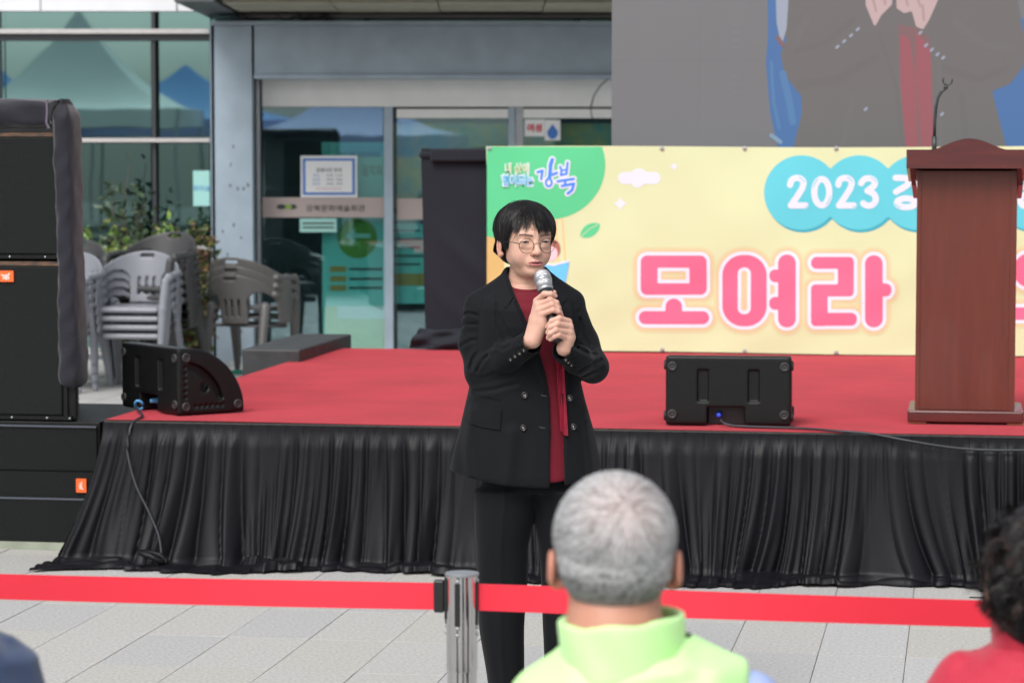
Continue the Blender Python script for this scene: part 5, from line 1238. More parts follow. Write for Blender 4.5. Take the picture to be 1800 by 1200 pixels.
# hair
def zline(phi):           # hem height of the hair mass by azimuth (0 = face, degrees)
    a = np.abs(phi); return np.interp(a, [0, 30, 48, 62, 80, 92, 104, 118, 180], [.066, .060, .040, .008, .004, .002, -.040, -.074, -.080])
HCc, HCr = np.array((0, .018, .032)), np.array((.0850, .1040, .0835))
def woman_hair():
    ax, P = grid3((HCW[0]-.13, HCW[1]-.14, HCW[2]-.12), (HCW[0]+.13, HCW[1]+.15, HCW[2]+.14), .0032)
    Q = to_head(P, HCW, HY, pit=HP)
    d = s_ell(Q, HCc, HCr-.0025)
    nape = s_ell(Q, (0, .036, -.028), (.0745, .058, .056)); d = smin(d, nape, .02)
    phi = np.degrees(np.arctan2(Q[0], -(Q[1]-.0)))
    d = smax(d, (zline(phi)-Q[2])*.55, .008)
    V, Qd = surface_nets(d, ax); V = relax(V, Qd, 2); fastmesh('hair', V, Qd, M['hair'], wm, True, np.tile(np.array((.008, .0075, .008)), (len(V), 1)))
    n = 7600; ph = nrng.uniform(-180, 180, n); ph[:1400] = nrng.normal(0, 30, 1400); ph[1400:2400] = nrng.choice([-1, 1], 1000)*nrng.uniform(35, 80, 1000); ph[2400:4000] = nrng.choice([-1, 1], 1600)*nrng.uniform(92, 150, 1600)
    endz = zline(ph)+nrng.normal(0, .006, n)
    fr = np.abs(ph) < 44; endz[fr] = .036+nrng.normal(0, .010, fr.sum())+.012*np.abs(np.sin(ph[fr]*.16))
    gap = fr & (np.abs(ph+17) < 16); endz[gap & (nrng.random(n) < .80)] += .032
    back = np.abs(ph) > 112; endz[back] -= .004
    nb_ = np.zeros(n, bool); nb_[2400:4000] = True; endz[nb_] = nrng.uniform(-.088, -.060, 1600); sd_ = (np.abs(ph) > 60) & (np.abs(ph) < 84); endz[sd_] -= .014+.014*nrng.random(sd_.sum())
    a = np.radians(ph); zr = (endz-HCc[2])/HCr[2]; zr = np.clip(zr, -.985, .98); hr = np.sqrt(1-zr**2)
    # below the equator the hair follows the nape instead of the sphere
    d1 = np.stack([np.sin(a)*hr, -np.cos(a)*hr, zr], 1)
    crown = np.array((-.12, .42, .90)); d0 = crown+nrng.normal(0, .10, (n, 3))
    front = np.abs(ph) < 75; d0[front] = np.array((.10, -.05, 1.0))+nrng.normal(0, .13, (front.sum(), 3))
    s0 = nrng.uniform(0, .55, n); s0[2400:4000] = nrng.uniform(.35, .7, 1600); s1 = np.full(n, 1.0); lift = 1+nrng.uniform(-.012, .035, n)+.018*np.sin(a*5+1)+.012*np.sin(a*11+2)
    S_, q = hair_arc(HCc, HCr, d0, d1, 10, lift, s0, s1)
    bang = fr[:, None]; S_[..., 1] -= np.where(bang, .008*np.clip(q-.5, 0, 1)**2*4, 0)*1.0
    S_[..., 0] += np.where(fr[:, None], .010*np.clip(q-.4, 0, 1)**2*np.sign(ph+10)[:, None]*1.6, 0)
    side = (~fr)[:, None]; S_[..., 0] += np.where(side, np.sign(S_[..., 0])*.004*np.sin(q*PI), 0)
    kk = np.sqrt((S_[..., 0]/.0835)**2+((S_[..., 1]-.034)/.0655)**2+((S_[..., 2]+.030)/.0640)**2)
    ins = (S_[..., 2] < -.005) & (S_[..., 1] > -.01) & (kk < 1.03); f_ = np.where(ins, (1.0+nrng.uniform(0, .05, (n, 1)))/np.maximum(kk, .3), 1)
    S_[..., 0] *= f_; S_[..., 1] = .034+(S_[..., 1]-.034)*f_
    S_ += nrng.normal(0, .0011, S_.shape)*q[..., None]
    cols = np.tile(np.array((.0085, .0075, .008)), (n, 1))*nrng.uniform(.4, 1.9, (n, 1)); gr = nrng.random(n) < .025; cols[gr] = (.09, .075, .065)
    wd = nrng.uniform(.0007, .0017, n); wd[fr] *= .72
    strands(from_head(S_, HCW, HY, pit=HP), wd, cols, M['hair'], wm, 'hair_strands')
    m_ = 260; ph = nrng.uniform(-180, 180, m_); a = np.radians(ph); el = nrng.uniform(.1, 1.2, m_)     # flyaways
    d1 = np.stack([np.sin(a)*np.cos(el), -np.cos(a)*np.cos(el), np.sin(el)], 1); d0 = d1+nrng.normal(0, .25, (m_, 3))
    S_, q = hair_arc(HCc, HCr, d0, d1, 8, np.full(m_, 1.02), np.zeros(m_), np.full(m_, 1.0)); S_ = HCc+(S_-HCc)*(1+.09*(q**2)[..., None]*nrng.uniform(.2, 1, (m_, 1, 1)))
    strands(from_head(S_, HCW, HY, pit=HP), np.full(m_, .0004), np.tile(np.array((.02, .018, .018)), (m_, 1)), M['hair'], wm, 'loose_hair')
woman_hair()
# jacket
def rows(spec, cy=0, fr=W, y=0):
    out = []
    for v, ul, ur, ry, *c in spec:
        a, b = fr(ul, v, y), fr(ur, v, y); out.append((a[2], (a[0]+b[0])/2, c[0] if c else cy, (b[0]-a[0])/2, ry))
    return sorted(out)
TORSO = rows([(864, 794, 1061, .150), (830, 791, 1060, .150), (795, 797, 1052, .142), (760, 806, 1045, .135), (700, 820, 1028, .125), (670, 827, 1021, .122), (620, 833, 1020, .128), (570, 838, 1012, .130), (540, 838, 1008, .122), (524, 846, 1000, .105), (510, 862, 986, .086), (497, 872, 976, .078, .012), (484, 884, 966, .066, .020), (470, 889, 962, .058, .026)])
def fold_disp(P, lines, fr=W, yc=0, front=True):
    d = 0
    for pts, amp, wd, *yy in lines:
        amp = amp*1.2
        pts = [fr(u, v, yy[0] if yy else -.10) for u, v in pts]; q = d_line(P[0], P[2], [(p[0], p[2]) for p in pts], 0)
        d = d+amp*np.exp(-(q/wd)**2)-amp*.7*np.exp(-((q-wd*1.9)/(wd*1.3))**2)
    return d*np.clip((yc-P[1])/.05, 0, 1) if front else d
SLEEVE_FOLDS = [([(813, 556), (822, 550), (838, 553), (862, 563)], .0042, .0042, -.03), ([(809, 576), (816, 570), (838, 569), (864, 576)], .0035, .0045, -.03), ([(811, 608), (827, 598), (851, 596), (871, 606)], .0036, .0045, -.04),
                ([(827, 648), (831, 632), (841, 618), (864, 607)], .0060, .0050, -.06), ([(838, 652), (846, 636), (858, 622)], .0040, .0040, -.07), ([(876, 606), (884, 612), (898, 602)], .003, .004, -.10), ([(846, 664), (858, 660), (872, 652)], .003, .004, -.08),
                ([(822, 516), (838, 530), (856, 552), (866, 575)], .0022, .0030, -.04), ([(1019, 560), (1026, 590), (1040, 612)], .004, .0045, -.03), ([(1008, 600), (1024, 612), (1046, 622)], .004, .005, -.06), ([(1016, 646), (1034, 636), (1056, 632)], .004, .0045, -.07), ([(1024, 658), (1040, 650), (1060, 646)], .003, .004, -.07),
                ([(1016, 545), (1020, 565), (1018, 590)], .003, .0035, -.03)]
def jacket_field():
    ax, P = grid3((-.275, -.305, .730), (.26, .20, 1.43), .0046); X, Y, Z = P
    d = s_loft(P, TORSO, 2.25)
    for (a, b) in (((890, 507), (840, 535)), ((962, 504), (1005, 531))): d = smin(d, s_cap(P, W(*a, .012), W(*b, .005), .040, .039), .025)
    d = d+fold_disp(P, [([(835, 690), (870, 684), (910, 672)], .003, .006, -.1), ([(1012, 600), (1000, 640), (1000, 690)], .003, .008, -.1), ([(830, 720), (822, 790), (826, 850)], -.004, .012, -.1), ([(900, 760), (890, 850)], -.004, .02, -.1), ([(1030, 740), (1040, 830)], -.004, .012, -.1), ([(872, 535), (874, 575), (888, 610)], .004, .005, -.1)])
    d = d-.0015*np.sin(X*38+Z*6)*np.clip((1.0-Z)/.25, 0, 1)
    xh, _, zh = W(962, 855.5, -.11); dx = X-xh; d = smax(d, zh+np.where(dx < 0, .50*dx*dx, 2.0*dx*dx)-Z-.04*np.clip(Y+.1, 0, 1), .003)
    # open front with the V of the lapels
    OP = [(884, 462), (890, 482), (904, 517), (918, 547), (930, 574), (948, 618), (960, 660), (966.5, 700), (968, 760), (966, 800), (966, 880), (993, 880), (990.5, 780), (988, 700), (986, 650), (983, 612), (975, 560), (968, 505), (970, 488), (966, 462)]
    op = d_poly(X, Z, [(W(u, v, -.11)[0], W(u, v, -.11)[2]) for u, v in OP])
    d = smax(d, -np.maximum(op, Y+.0), .003)
    neck = s_chain(P, [W(926, 460, .012), W(926, 505, .02)], [.0575, .060]); d = smax(d, -np.maximum(neck, 1.30-Z), .004)
    arms = None
    for ch, rs, cut in (([W(841, 545, .0), W(835, 603, .005), W(846, 655, -.03), W(892, 627, -.12), W(938, 600, -.205)], [.0445, .0450, .0450, .0400, .0365], 1),
                        ([W(1004, 545, .0), W(1025, 602, .005), W(1042, 645, -.03), W(1014, 633, -.145), W(985, 612, -.215)], [.0435, .0430, .0435, .0380, .0355], 2)):
        a = s_chain(P, ch, rs, .02)
        e = np.array(ch[-1]); dr = e-np.array(ch[-2]); dr /= np.linalg.norm(dr); e = e-dr*.008
        pl_ = sum((P[i]-e[i])*dr[i] for i in range(3))
        a = smax(a, pl_, .003)
        inn = s_cap(P, tuple(e-dr*.045), tuple(e+dr*.02), .0300, .0310); a = smax(a, -inn, .002)
        pieces = a+fold_disp(P, SLEEVE_FOLDS, front=True, yc=.06)
        arms = pieces if arms is None else np.minimum(arms, pieces)
    arms = arms+.0012*vnoise(X, Y, Z, 30, 5)
    f = smin(d, arms, .012)
    return f, d, arms, ax
JF, JT, JA, JAX = jacket_field()
V, Qd = surface_nets(JF, JAX); V = relax(V, Qd, 1, .5); jk = fastmesh('jacket', V, Qd, M['suit'], wm, True)
def depth_map(F, ax):
    s = F < 0; j = np.argmax(s, axis=1); has = s.any(1); I, K = np.meshgrid(range(F.shape[0]), range(F.shape[2]), indexing='ij')
    j1 = np.clip(j, 1, None); fa, fb = F[I, j1-1, K], F[I, j1, K]; t = np.clip(fa/(fa-fb+1e-12), 0, 1); y = ax[1][0]+(ax[1][1]-ax[1][0])*(j1-1+t)
    y = np.where(has, y, np.nan); return y
def sampler(F, ax):
    Y = depth_map(F, ax); fill = np.nanmedian(Y)
    for _ in range(25):
        nanm = np.isnan(Y)
        if not nanm.any(): break
        Pd = np.pad(Y, 1, constant_values=np.nan)
        with np.errstate(all='ignore'):
            import warnings; warnings.simplefilter('ignore')
            nb = np.nanmean(np.stack([Pd[:-2, 1:-1], Pd[2:, 1:-1], Pd[1:-1, :-2], Pd[1:-1, 2:]]), 0)
        Y = np.where(nanm, nb, Y)
    Y = np.where(np.isnan(Y), fill, Y)
    def f(x, z):
        fx = np.clip((x-ax[0][0])/(ax[0][1]-ax[0][0]), 0, Y.shape[0]-1.001); fz = np.clip((z-ax[2][0])/(ax[2][1]-ax[2][0]), 0, Y.shape[1]-1.001)
        i, k = fx.astype(int), fz.astype(int); a, b = fx-i, fz-k
        return Y[i, k]*(1-a)*(1-b)+Y[i+1, k]*a*(1-b)+Y[i, k+1]*(1-a)*b+Y[i+1, k+1]*a*b
    return f
def patch(name, fn, bounds, samp, off, m, parent, cell=.003, smooth_it=6, prof=None):
    V, F, B = march2d(fn, *bounds, cell)
    if not len(V): return
    y = samp(V[:, 0], V[:, 1])
    nb = [set() for _ in V]
    for f in F:
        for a, b in zip(f, f[1:]+f[:1]): nb[a].add(b); nb[b].add(a)
    for _ in range(smooth_it): y = np.array([.5*y[i]+.5*(sum(y[j] for j in nb[i])/max(1, len(nb[i]))) for i in range(len(V))])
    yt = y-off
    if prof is not None: yt = yt-prof(V[:, 0], V[:, 1])
    n = len(V); W_ = [(V[i, 0], yt[i], V[i, 1]) for i in range(n)]+[(V[i, 0], y[i]+.004, V[i, 1]) for i in range(n)]
    Fs = list(F)+[(a, a+n, b+n, b) for a, b in B]
    return pydata(name, W_, Fs, m, parent, smooth=False)
def pxpoly(P_, y=-.12, fr=W): return [(fr(u, v, y)[0], fr(u, v, y)[2]) for u, v in P_]
def pbounds(pp, e=.006): xs = [p[0] for p in pp]; zs = [p[1] for p in pp]; return min(xs)-e, max(xs)+e, min(zs)-e, max(zs)+e
sj = sampler(np.where(np.isfinite(JT), JT, 1), JAX)
def ppatch(name, P_, off, m=None, parent=None, y=-.12, samp=None, cell=.003, rnd_=.0005, prof=None):
    pp = pxpoly(P_, y); o = patch(name, lambda X, Z: d_poly(X, Z, pp)-rnd_, pbounds(pp), samp or sj, off, m or M['suit'], parent or jk, cell, prof=prof)
    if o: smooth_angle(o, 40)
    return o
ppatch('lapel', [(871, 531), (889, 543), (904, 524.5), (918, 548), (930.5, 575), (948, 619), (960, 662), (966, 700), (958, 690), (940, 655), (920, 620), (900, 588), (884, 560)], .0055)
ppatch('collar', [(887, 474), (893, 490), (904, 519), (889.5, 540.5), (878.5, 538), (871, 529), (871, 512), (872, 498)], .0065)
ppatch('collar', [(967, 498), (973, 500), (983, 511), (994, 530), (986, 537.5), (975, 556), (969, 530)], .0065)
ppatch('lapel', [(987, 539), (1006.5, 524.5), (1010, 540), (1013, 580), (1008, 620), (992, 690), (988.5, 690), (985, 650), (982, 612), (976, 560)], .0055)
ppatch('pocket_flap', [(820, 709), (881, 720), (879, 755), (846, 751), (816, 743)], .0045); ppatch('pocket_welt', [(831, 689), (879, 700), (879, 703), (830.5, 692.5)], .003, cell=.002)
ppatch('pocket_flap', [(1024, 716), (1029, 713), (1036, 738), (1035, 747), (1029, 740)], .005)
ppatch('chest_dart', [(871.5, 700), (873, 700), (864, 840), (862, 840)], .0006, cell=.002) if False else None
for u, v in ((951, 694.5), (948, 750)): ppatch('buttonhole', [(u, v-1), (u+10, v+1), (u+10, v+2.2), (u, v+.4)], .0022, M['mullion'], cell=.0012)
M['button'] = mat('black button', (.012, .012, .013), .25); M['emb'] = mat('pale button emblem', (.55, .47, .38), .35, metal=.4)
def button(u, v, r_, samp, y0=-.12, ang=0, seed=0, nrm=None, base=None):
    x, _, z = W(u, v, y0); y = float(samp(np.array([x]), np.array([z]))[0])-.002 if base is None else base
    if base is not None: x, _, z = W(u, v, base)
    Mx = Matrix.Translation((x, y, z)) @ (nrm.to_track_quat('Z', 'Y').to_matrix().to_4x4() if nrm else Matrix.Rotation(PI/2, 4, 'X'))
    b = smooth_angle(MB().lathe([(r_, 0), (r_*1.02, .0015), (r_*.97, .0036), (r_*.80, .0042), (r_*.68, .0034), (0, .0033)], 24, Mx).build('button', M['button'], jk), 50)
    e = MB(); q = r_*.42
    e.prism([(-q*.5, -q*.9), (q*.7, -q*.9), (q*.15, -.05*q), (q*.35, q*.5), (-.1*q, q*1.0), (-q*.25, .1*q)], -.0005, .0005, Mx @ Matrix.Rotation(-PI/2, 4, 'X') @ Matrix.Translation((0, -.0041, 0)) @ Matrix.Rotation(ang, 4, 'Y')); e.build('button_emblem', M['emb'], b)
for (u, v) in ((922, 694), (919.7, 750.7), (1001.5, 700.7), (1008, 751)): button(u, v, .0098, sj, seed=u, ang=u)
# cuff buttons: on the camera side of each sleeve
sa = sampler(JF, JAX)
for (u, v) in ((897, 631), (905, 625.5), (913, 620.5), (920.5, 615)): x, _, z = W(u, v, -.17); y = float(sa(np.array([x]), np.array([z]))[0]); button(u, v, .0064, sa, base=y-.0005, ang=u*.7, nrm=Vector((.0, -.93, -.35)))
for (u, v) in ((990, 622), (995, 632), (1000, 636.5), (1005, 641)): x, _, z = W(u, v, -.2); y = float(sa(np.array([x]), np.array([z]))[0]); button(u, v, .0052, sa, base=y-.0005, ang=u*.7, nrm=Vector((-.3, -.85, -.35)))
sarm = sampler(JA, JAX)
ppatch('cuff_seam', [(888, 644), (945, 617.5), (946, 619), (889, 646)], .0016, samp=sarm, y=-.17, cell=.002)
# blouse
BL = [(z, cx, cy, max(.03, rx-.016), max(.03, ry-.017)) for z, cx, cy, rx, ry in TORSO]
def blouse():
    ax, P = grid3((-.24, -.15, .745), (.24, .14, 1.40), .0048); X, Y, Z = P
    d = s_loft(P, BL, 2.2); zt = W(927, 517, -.09)[2]
    d = smin(d, s_chain(P, [W(927, 512, .02), W(927, 540, .01)], [.066, .085]), .03)
    d = smax(d, (Z-zt-.55*np.clip(Y+.06, 0, 1)), .002); d = np.maximum(d, W(980, 847, -.12)[2]-Z-.06*np.clip(Y+.1, 0, 1)-.35*(X-.03)*0); d = np.maximum(d, np.where(Z < .95, np.abs(X-W(978, 800, -.1)[0])-.075, -1))
    zs_ = W(927, 532, -.09)[2]; d = d+.0022*np.exp(-((Z-zs_)/.0022)**2)*(Y < 0)
    d = d+.0022*np.sin(X*70+np.sin(Z*9)*1.2)*np.clip((1.2-Z)/.3, 0, 1)
    V, Q = surface_nets(d, ax); return relax(V, Q, 1), Q, d, ax
V, Qd, BF, BAX = blouse(); bo = fastmesh('blouse', V, Qd, M['blouse'], wm, True)
sb_ = sampler(BF, BAX)
M['sash'] = mat('crimson sash', (.23, .010, .028), .65, var=.1, vscale=20, spec=.25)
ppatch('sash', [(976, 622), (990, 622), (994, 690), (997, 740), (998.5, 765.5), (992, 764), (986, 757), (984, 740), (981, 690)], .0120, M['sash'], bo, samp=lambda x, z: np.minimum(sj(x, z), sb_(x, z)), cell=.0016, prof=lambda x, z: .0007*np.sin(x*1350+z*45))
# trousers
def trousers():
    ax, P = grid3((-.19, -.14, .012), (.21, .15, .96), .0055); X, Y, Z = P
    Lr = rows([(858, 833, 948, .100), (900, 833, 942, .098), (960, 836, 929.5, .090), (1010, 838, 926.5, .088), (1100, 842, 922.5, .083), (1200, 857, 920, .076), (1290, 868, 922, .074)])
    Rr = rows([(858, 928, 1052, .100), (900, 938.5, 1051, .098), (960, 946, 1047, .090), (1010, 951, 1043, .088), (1100, 954, 1035, .083), (1173, 957.5, 1026, .076), (1290, 964, 1020, .074)])
    Lr[0] = (.014,)+Lr[0][1:]; Rr[0] = (.014,)+Rr[0][1:]
    a, b = s_loft(P, Lr, 2.1), s_loft(P, Rr, 2.1)
    for q, Rw in ((0, Lr), (1, Rr)):
        A = np.array(Rw); cx = np.interp(Z, A[:, 0], A[:, 1]); g = -.0042*np.exp(-((X-cx+.004)/.0065)**2)*(Y < 0)+.0016*np.sin(Z*24+q)*np.sin(X*30+2)
        if q == 0: a = a+g
        else: b = b+g
    d = smin(a, b, .008); hip = s_loft(P, [(.74, .0, 0, .150, .100), (.95, .0, 0, .135, .095)], 2.2); d = smin(d, hip, .02)
    V, Q = surface_nets(d, ax); return relax(V, Q, 2), Q
V, Qd = trousers(); fastmesh('trousers', V, Qd, M['suit'], wm, True)
for u in (893, 992):
    x, _, z = W(u, 1280, 0); ax, P = grid3((x-.06, -.22, -.005), (x+.06, .12, .12), .006)
    d = smin(s_ell(P, (x, -.12, .03), (.044, .085, .035)), s_ell(P, (x, .02, .045), (.036, .08, .05)), .03); d = np.maximum(d, .002-P[2]); Vv, Qq = surface_nets(d, ax); fastmesh('shoe', relax(Vv, Qq, 2), Qq, M['button'], wm, True)

# microphone, held in both hands
A_, B_ = Vector(W(954, 489, -.155)), Vector(W(981, 600, -.238)); axv = (A_-B_); Lm = axv.length
mic = empty('microphone'); mic.matrix_world = Matrix.LocRotScale(FW.o+FW.ex*B_.x+FW.ey*B_.y+Vector((0, 0, B_.z)), (Matrix.Rotation(FW.rz, 3, 'Z') @ axv.to_track_quat('Z', 'Y').to_matrix()).to_quaternion(), None)
tag(mic, 'black handheld microphone with a silver grille held in the woman\'s two hands', 'microphone')
M['mesh'] = mat('silver mesh grille', (.58, .58, .60), .35, metal=.9, bump=.0)
nn = M['mesh'].node_tree; vv = nn.nodes.new('ShaderNodeTexVoronoi'); vv.inputs['Scale'].default_value = 520; vv.inputs['Randomness'].default_value = .1; tcn = nn.nodes.new('ShaderNodeTexCoord'); nn.links.new(tcn.outputs['Object'], vv.inputs['Vector'])
bb = nn.nodes.new('ShaderNodeBump'); bb.inputs['Distance'].default_value = .0012; nn.links.new(vv.outputs['Distance'], bb.inputs['Height']); nn.links.new(bb.outputs[0], nn.nodes['Principled BSDF'].inputs['Normal'])
top = Lm+.016
MB().lathe([(.0150, .0), (.0165, .003), (.0170, .02), (.0185, .10), (.0200, Lm-.055), (.0215, Lm-.040)], 28).build('handle', M['blackpl'], mic, True)
MB().lathe([(.0218, Lm-.0398), (.0232, Lm-.037), (.0232, Lm-.032), (.0225, Lm-.0305)], 28).build('grille_ring', M['steel'], mic, True)
MB().lathe([(.0224, Lm-.0303), (.0246, Lm-.016), (.0252, Lm-.010)], 28).build('lower_grille', M['mesh'], mic, True)
MB().lathe([(.0256, Lm-.0098), (.0262, Lm-.008), (.0262, Lm-.0045), (.0256, Lm-.003)], 28).build('grille_ring', M['steel'], mic, True)
MB().lathe([(.0252, Lm-.0028), (.0250, Lm+.004), (.0232, Lm+.013), (.0195, Lm+.020), (.013, Lm+.0245), (.006, Lm+.0262), (0, Lm+.0265)], 28).build('upper_grille', M['mesh'], mic, True)
MB().box((-.009, -.0216, Lm-.052), (.009, -.0200, Lm-.047)).build('lettering_strip', M['paper'], mic) if False else None

# ---------------- seated audience, seen from behind
def seated(u, dist, label, vhead, ctr_u, top_rows, topm, skin, legm, hyaw=PI, sc=(1, 1, 1), arms=None, neckr=.058, hairfn=None, low=.42, build=None):
    fr = Frame(u, dist); t = empty('person', fr.o, fr.rz); tag(t, label, 'person')
    hc = fr.W(ctr_u, vhead, 0); parts = []
    ax, P = grid3((hc[0]-.12, hc[1]-.14, hc[2]-.22), (hc[0]+.12, hc[1]+.15, hc[2]+.14), .0035)
    Q = to_head(P, hc, hyaw, sc); d = head_sdf(Q, .0075)
    d = smin(d, s_chain(P, [(hc[0], -.015, hc[2]-.04), (hc[0], -.03, hc[2]-.10), (hc[0]+.002, -.02, hc[2]-.21)], [neckr*.93, neckr, neckr*1.0], .02), .02)
    V, Qd = surface_nets(d, ax); V = relax(V, Qd, 1, .4); H = np.stack(to_head(V.T, hc, hyaw, sc), 1); parts.append((V, Qd, skin_cols(H, skin)))
    ax, P = grid3((-.30, -.16, .0), (.30, .62, hc[2]-.12), .016)
    d = s_loft(P, [(.40, hc[0], 0, .15, .10), (.7, hc[0], 0, .13, .09), (hc[2]-.32, hc[0], -.01, .11, .06), (hc[2]-.22, hc[0], -.01, .035, .035)])
    for s in (-1, 1):
        d = smin(d, s_chain(P, [(hc[0]+s*.09, .02, .47), (hc[0]+s*.11, .42, .48), (hc[0]+s*.11, .42, .06)], [.075, .055, .035], .02), .03)
        d = smin(d, s_chain(P, [(hc[0]+s*.17, -.01, hc[2]-.29), (hc[0]+s*.21, .05, .64), (hc[0]+s*.13, .30, .58)], [.045, .036, .028], .02), .02)
    V, Qd = surface_nets(d, ax); parts.append((V, Qd, np.tile(np.array(skin), (len(V), 1))))
    V, Qd, C = join_np(parts); fastmesh('body', V, Qd, M['skin'], t, True, C)
    R_ = rows(top_rows, fr=fr.W)
    ax, P = grid3((-.34, -.20, low-.01), (.34, .36, max(r[0] for r in R_)+.02), .006)
    return fr, t, hc, R_, ax, P
def leg_mesh(t, hc, m):
    ax, P = grid3((hc[0]-.24, -.17, .03), (hc[0]+.24, .58, .60), .013); d = s_ell(P, (hc[0], .0, .47), (.18, .13, .10))
    for s in (-1, 1): d = smin(d, s_chain(P, [(hc[0]+s*.09, .02, .48), (hc[0]+s*.11, .43, .49), (hc[0]+s*.11, .43, .06)], [.090, .072, .062], .02), .03)
    V, Q = surface_nets(d, ax); fastmesh('trousers', relax(V, Q, 1), Q, m, t, True)
    for s in (-1, 1):
        ax, P = grid3((hc[0]+s*.11-.06, .34, -.005), (hc[0]+s*.11+.06, .66, .11), .010); d = smin(s_ell(P, (hc[0]+s*.11, .53, .03), (.045, .10, .035)), s_ell(P, (hc[0]+s*.11, .43, .05), (.04, .06, .05)), .03); d = np.maximum(d, .003-P[2]); V, Q = surface_nets(d, ax); fastmesh('shoe', relax(V, Q, 1), Q, M['button'], t, True)
def short_hair(t, hc, hyaw, sc, n, crown, colfn, thick=.0, zl=None, ln=.35, wd=(.0008, .0018), base=(.2, .2, .2), seed=1, rad=(.0790, .0990, .0880), messy=.001):
    ax, P = grid3((hc[0]-.12, hc[1]-.14, hc[2]-.12), (hc[0]+.12, hc[1]+.14, hc[2]+.14), .004)
    Q = to_head(P, hc, hyaw, sc); c = np.array((0, .017, .032)); r = np.array(rad)+thick
    d = smin(s_ell(Q, c, r), s_ell(Q, (0, .036, -.026), (.066, .060, .052)), .05)+.002; phi = np.degrees(np.arctan2(Q[0], -Q[1]))
    d = smax(d, (zl(phi)-Q[2])*.55, .006); V, Qd = surface_nets(d, ax); V = relax(V, Qd, 2)
    H = np.stack(to_head(V.T, hc, hyaw, sc), 1)
    fastmesh('hair', V, Qd, M['hair'], t, True, colfn(H, np.random.default_rng(seed)))
    g = np.random.default_rng(seed+1); a = g.uniform(-PI, PI, n); el = np.arcsin(g.uniform(-.75, 1, n)); dd = np.stack([np.sin(a)*np.cos(el), -np.cos(a)*np.cos(el), np.sin(el)], 1)
    pos = c+dd*r; keep = pos[:, 2] > zl(np.degrees(a)); dd = dd[keep]; n = len(dd); cr = np.array(crown)/np.linalg.norm(crown)
    away = dd-cr; tgt = dd+(away/(np.linalg.norm(away, axis=1, keepdims=True)+1e-6))*ln+g.normal(0, .16, (n, 3)); sw = np.cross(dd, cr); tgt += sw*.45+g.normal(0, .55, (n, 3))*np.exp(-np.linalg.norm(away, axis=1, keepdims=True)*3.5)
    S_, q = hair_arc(c, r, dd, tgt, 6, np.full(n, 1.0), np.zeros(n), np.ones(n)); S_ = c+(S_-c)*(1.0+.045*(q[..., None]**1.0))+g.normal(0, messy, S_.shape)*q[..., None]
    kk = np.sqrt((S_[..., 0]/.072)**2+((S_[..., 1]-.036)/.066)**2+((S_[..., 2]+.026)/.058)**2); ins = (S_[..., 2] < -.012) & (S_[..., 1] > 0); f_ = np.where(ins, np.clip((1.0+.05*q)/np.maximum(kk, .3), .93, 1.25), 1); S_[..., 0] *= f_; S_[..., 1] = .036+(S_[..., 1]-.036)*f_
    strands(from_head(S_, hc, hyaw, sc), g.uniform(*wd, n), colfn(S_[:, 0], g), M['hair'], t, 'hair_strands')
# grey haired man in the neon vest
M['neon'] = mat('neon yellow green vest', (.56, .94, .38), .6, var=.06, vscale=7, bump=.0012, bscale=22, sheen=.2); M['shirt'] = mat('pale blue shirt', (.34, .42, .70), .7, var=.08, vscale=10); M['navyt'] = mat('navy trim', (.02, .03, .06), .6)
vrows = [(1136, 1012, 1205, .080, -.01), (1145, 1000, 1250, .085, -.01), (1156, 985, 1296, .092, -.01), (1170, 962, 1312, .10, -.005), (1188, 938, 1319, .11), (1204, 914, 1322, .118), (1260, 888, 1332, .128), (1500, 884, 1336, .135), (1900, 890, 1330, .14)]
fr, t, hc, R_, ax, P = seated(1081, 3.64, 'seated grey haired man in a neon yellow vest seen from behind', 974, 1081, vrows, None, (.52, .25, .17), None, sc=(1.0, 1.0, .93), neckr=.062)
d = s_loft(P, R_, 2.3)
d = smin(d, s_cap(P, fr.W(1045, 1160, -.005), fr.W(950, 1215, 0), .040, .035), .03); d = smin(d, s_cap(P, fr.W(1165, 1150, -.005), fr.W(1285, 1186, 0), .040, .028), .03)
X, Y, Z = P; d = d+fold_disp(P, [([(1010, 1150), (1060, 1185), (1180, 1165)], .004, .010, -.1), ([(1030, 1200), (1120, 1215), (1230, 1190)], .004, .012, -.1)], fr=fr.W, yc=.03)
xe = fr.W(1316, 1190, 0)[0]; d = smax(d, X-xe-.10*np.clip(1.04-Z, 0, .1), .006); d = np.maximum(d, .44-Z)
V, Q = surface_nets(d, ax); ve = fastmesh('vest', relax(V, Q, 2), Q, M['neon'], t, True)
ncx = fr.W(1093, 1110, 0)[0]; ax2, P2_ = grid3((ncx-.11, -.12, hc[2]-.20), (ncx+.11, .12, hc[2]-.04), .004)
zt0 = fr.W(1095, 1093, -.075)[2]; zb0 = fr.W(1095, 1160, -.075)[2]
def tilt(P_): return P_[2]-(P_[0]-ncx)*.085-.20*np.clip(P_[1], 0, 1)*-1*.3
q = np.clip((P2_[2]-zb0)/(zt0-zb0), 0, 1); rx, ry = .0790+.002*q, .082
k = np.sqrt(((P2_[0]-ncx)/rx)**2+((P2_[1]+.018)/ry)**2); sh = np.abs((k-1)*.078)-.0050
sh = smax(sh, tilt(P2_)-zt0, .005); sh = np.maximum(sh, zb0-.03-P2_[2]); sh = sh+.0014*np.sin(P2_[0]*90+P2_[2]*60)
V, Q = surface_nets(sh, ax2); fastmesh('collar', relax(V, Q, 1), Q, M['neon'], t, True)
ax3, P3 = grid3((-.30, -.12, .50), (.30, .38, 1.12), .008); d = None
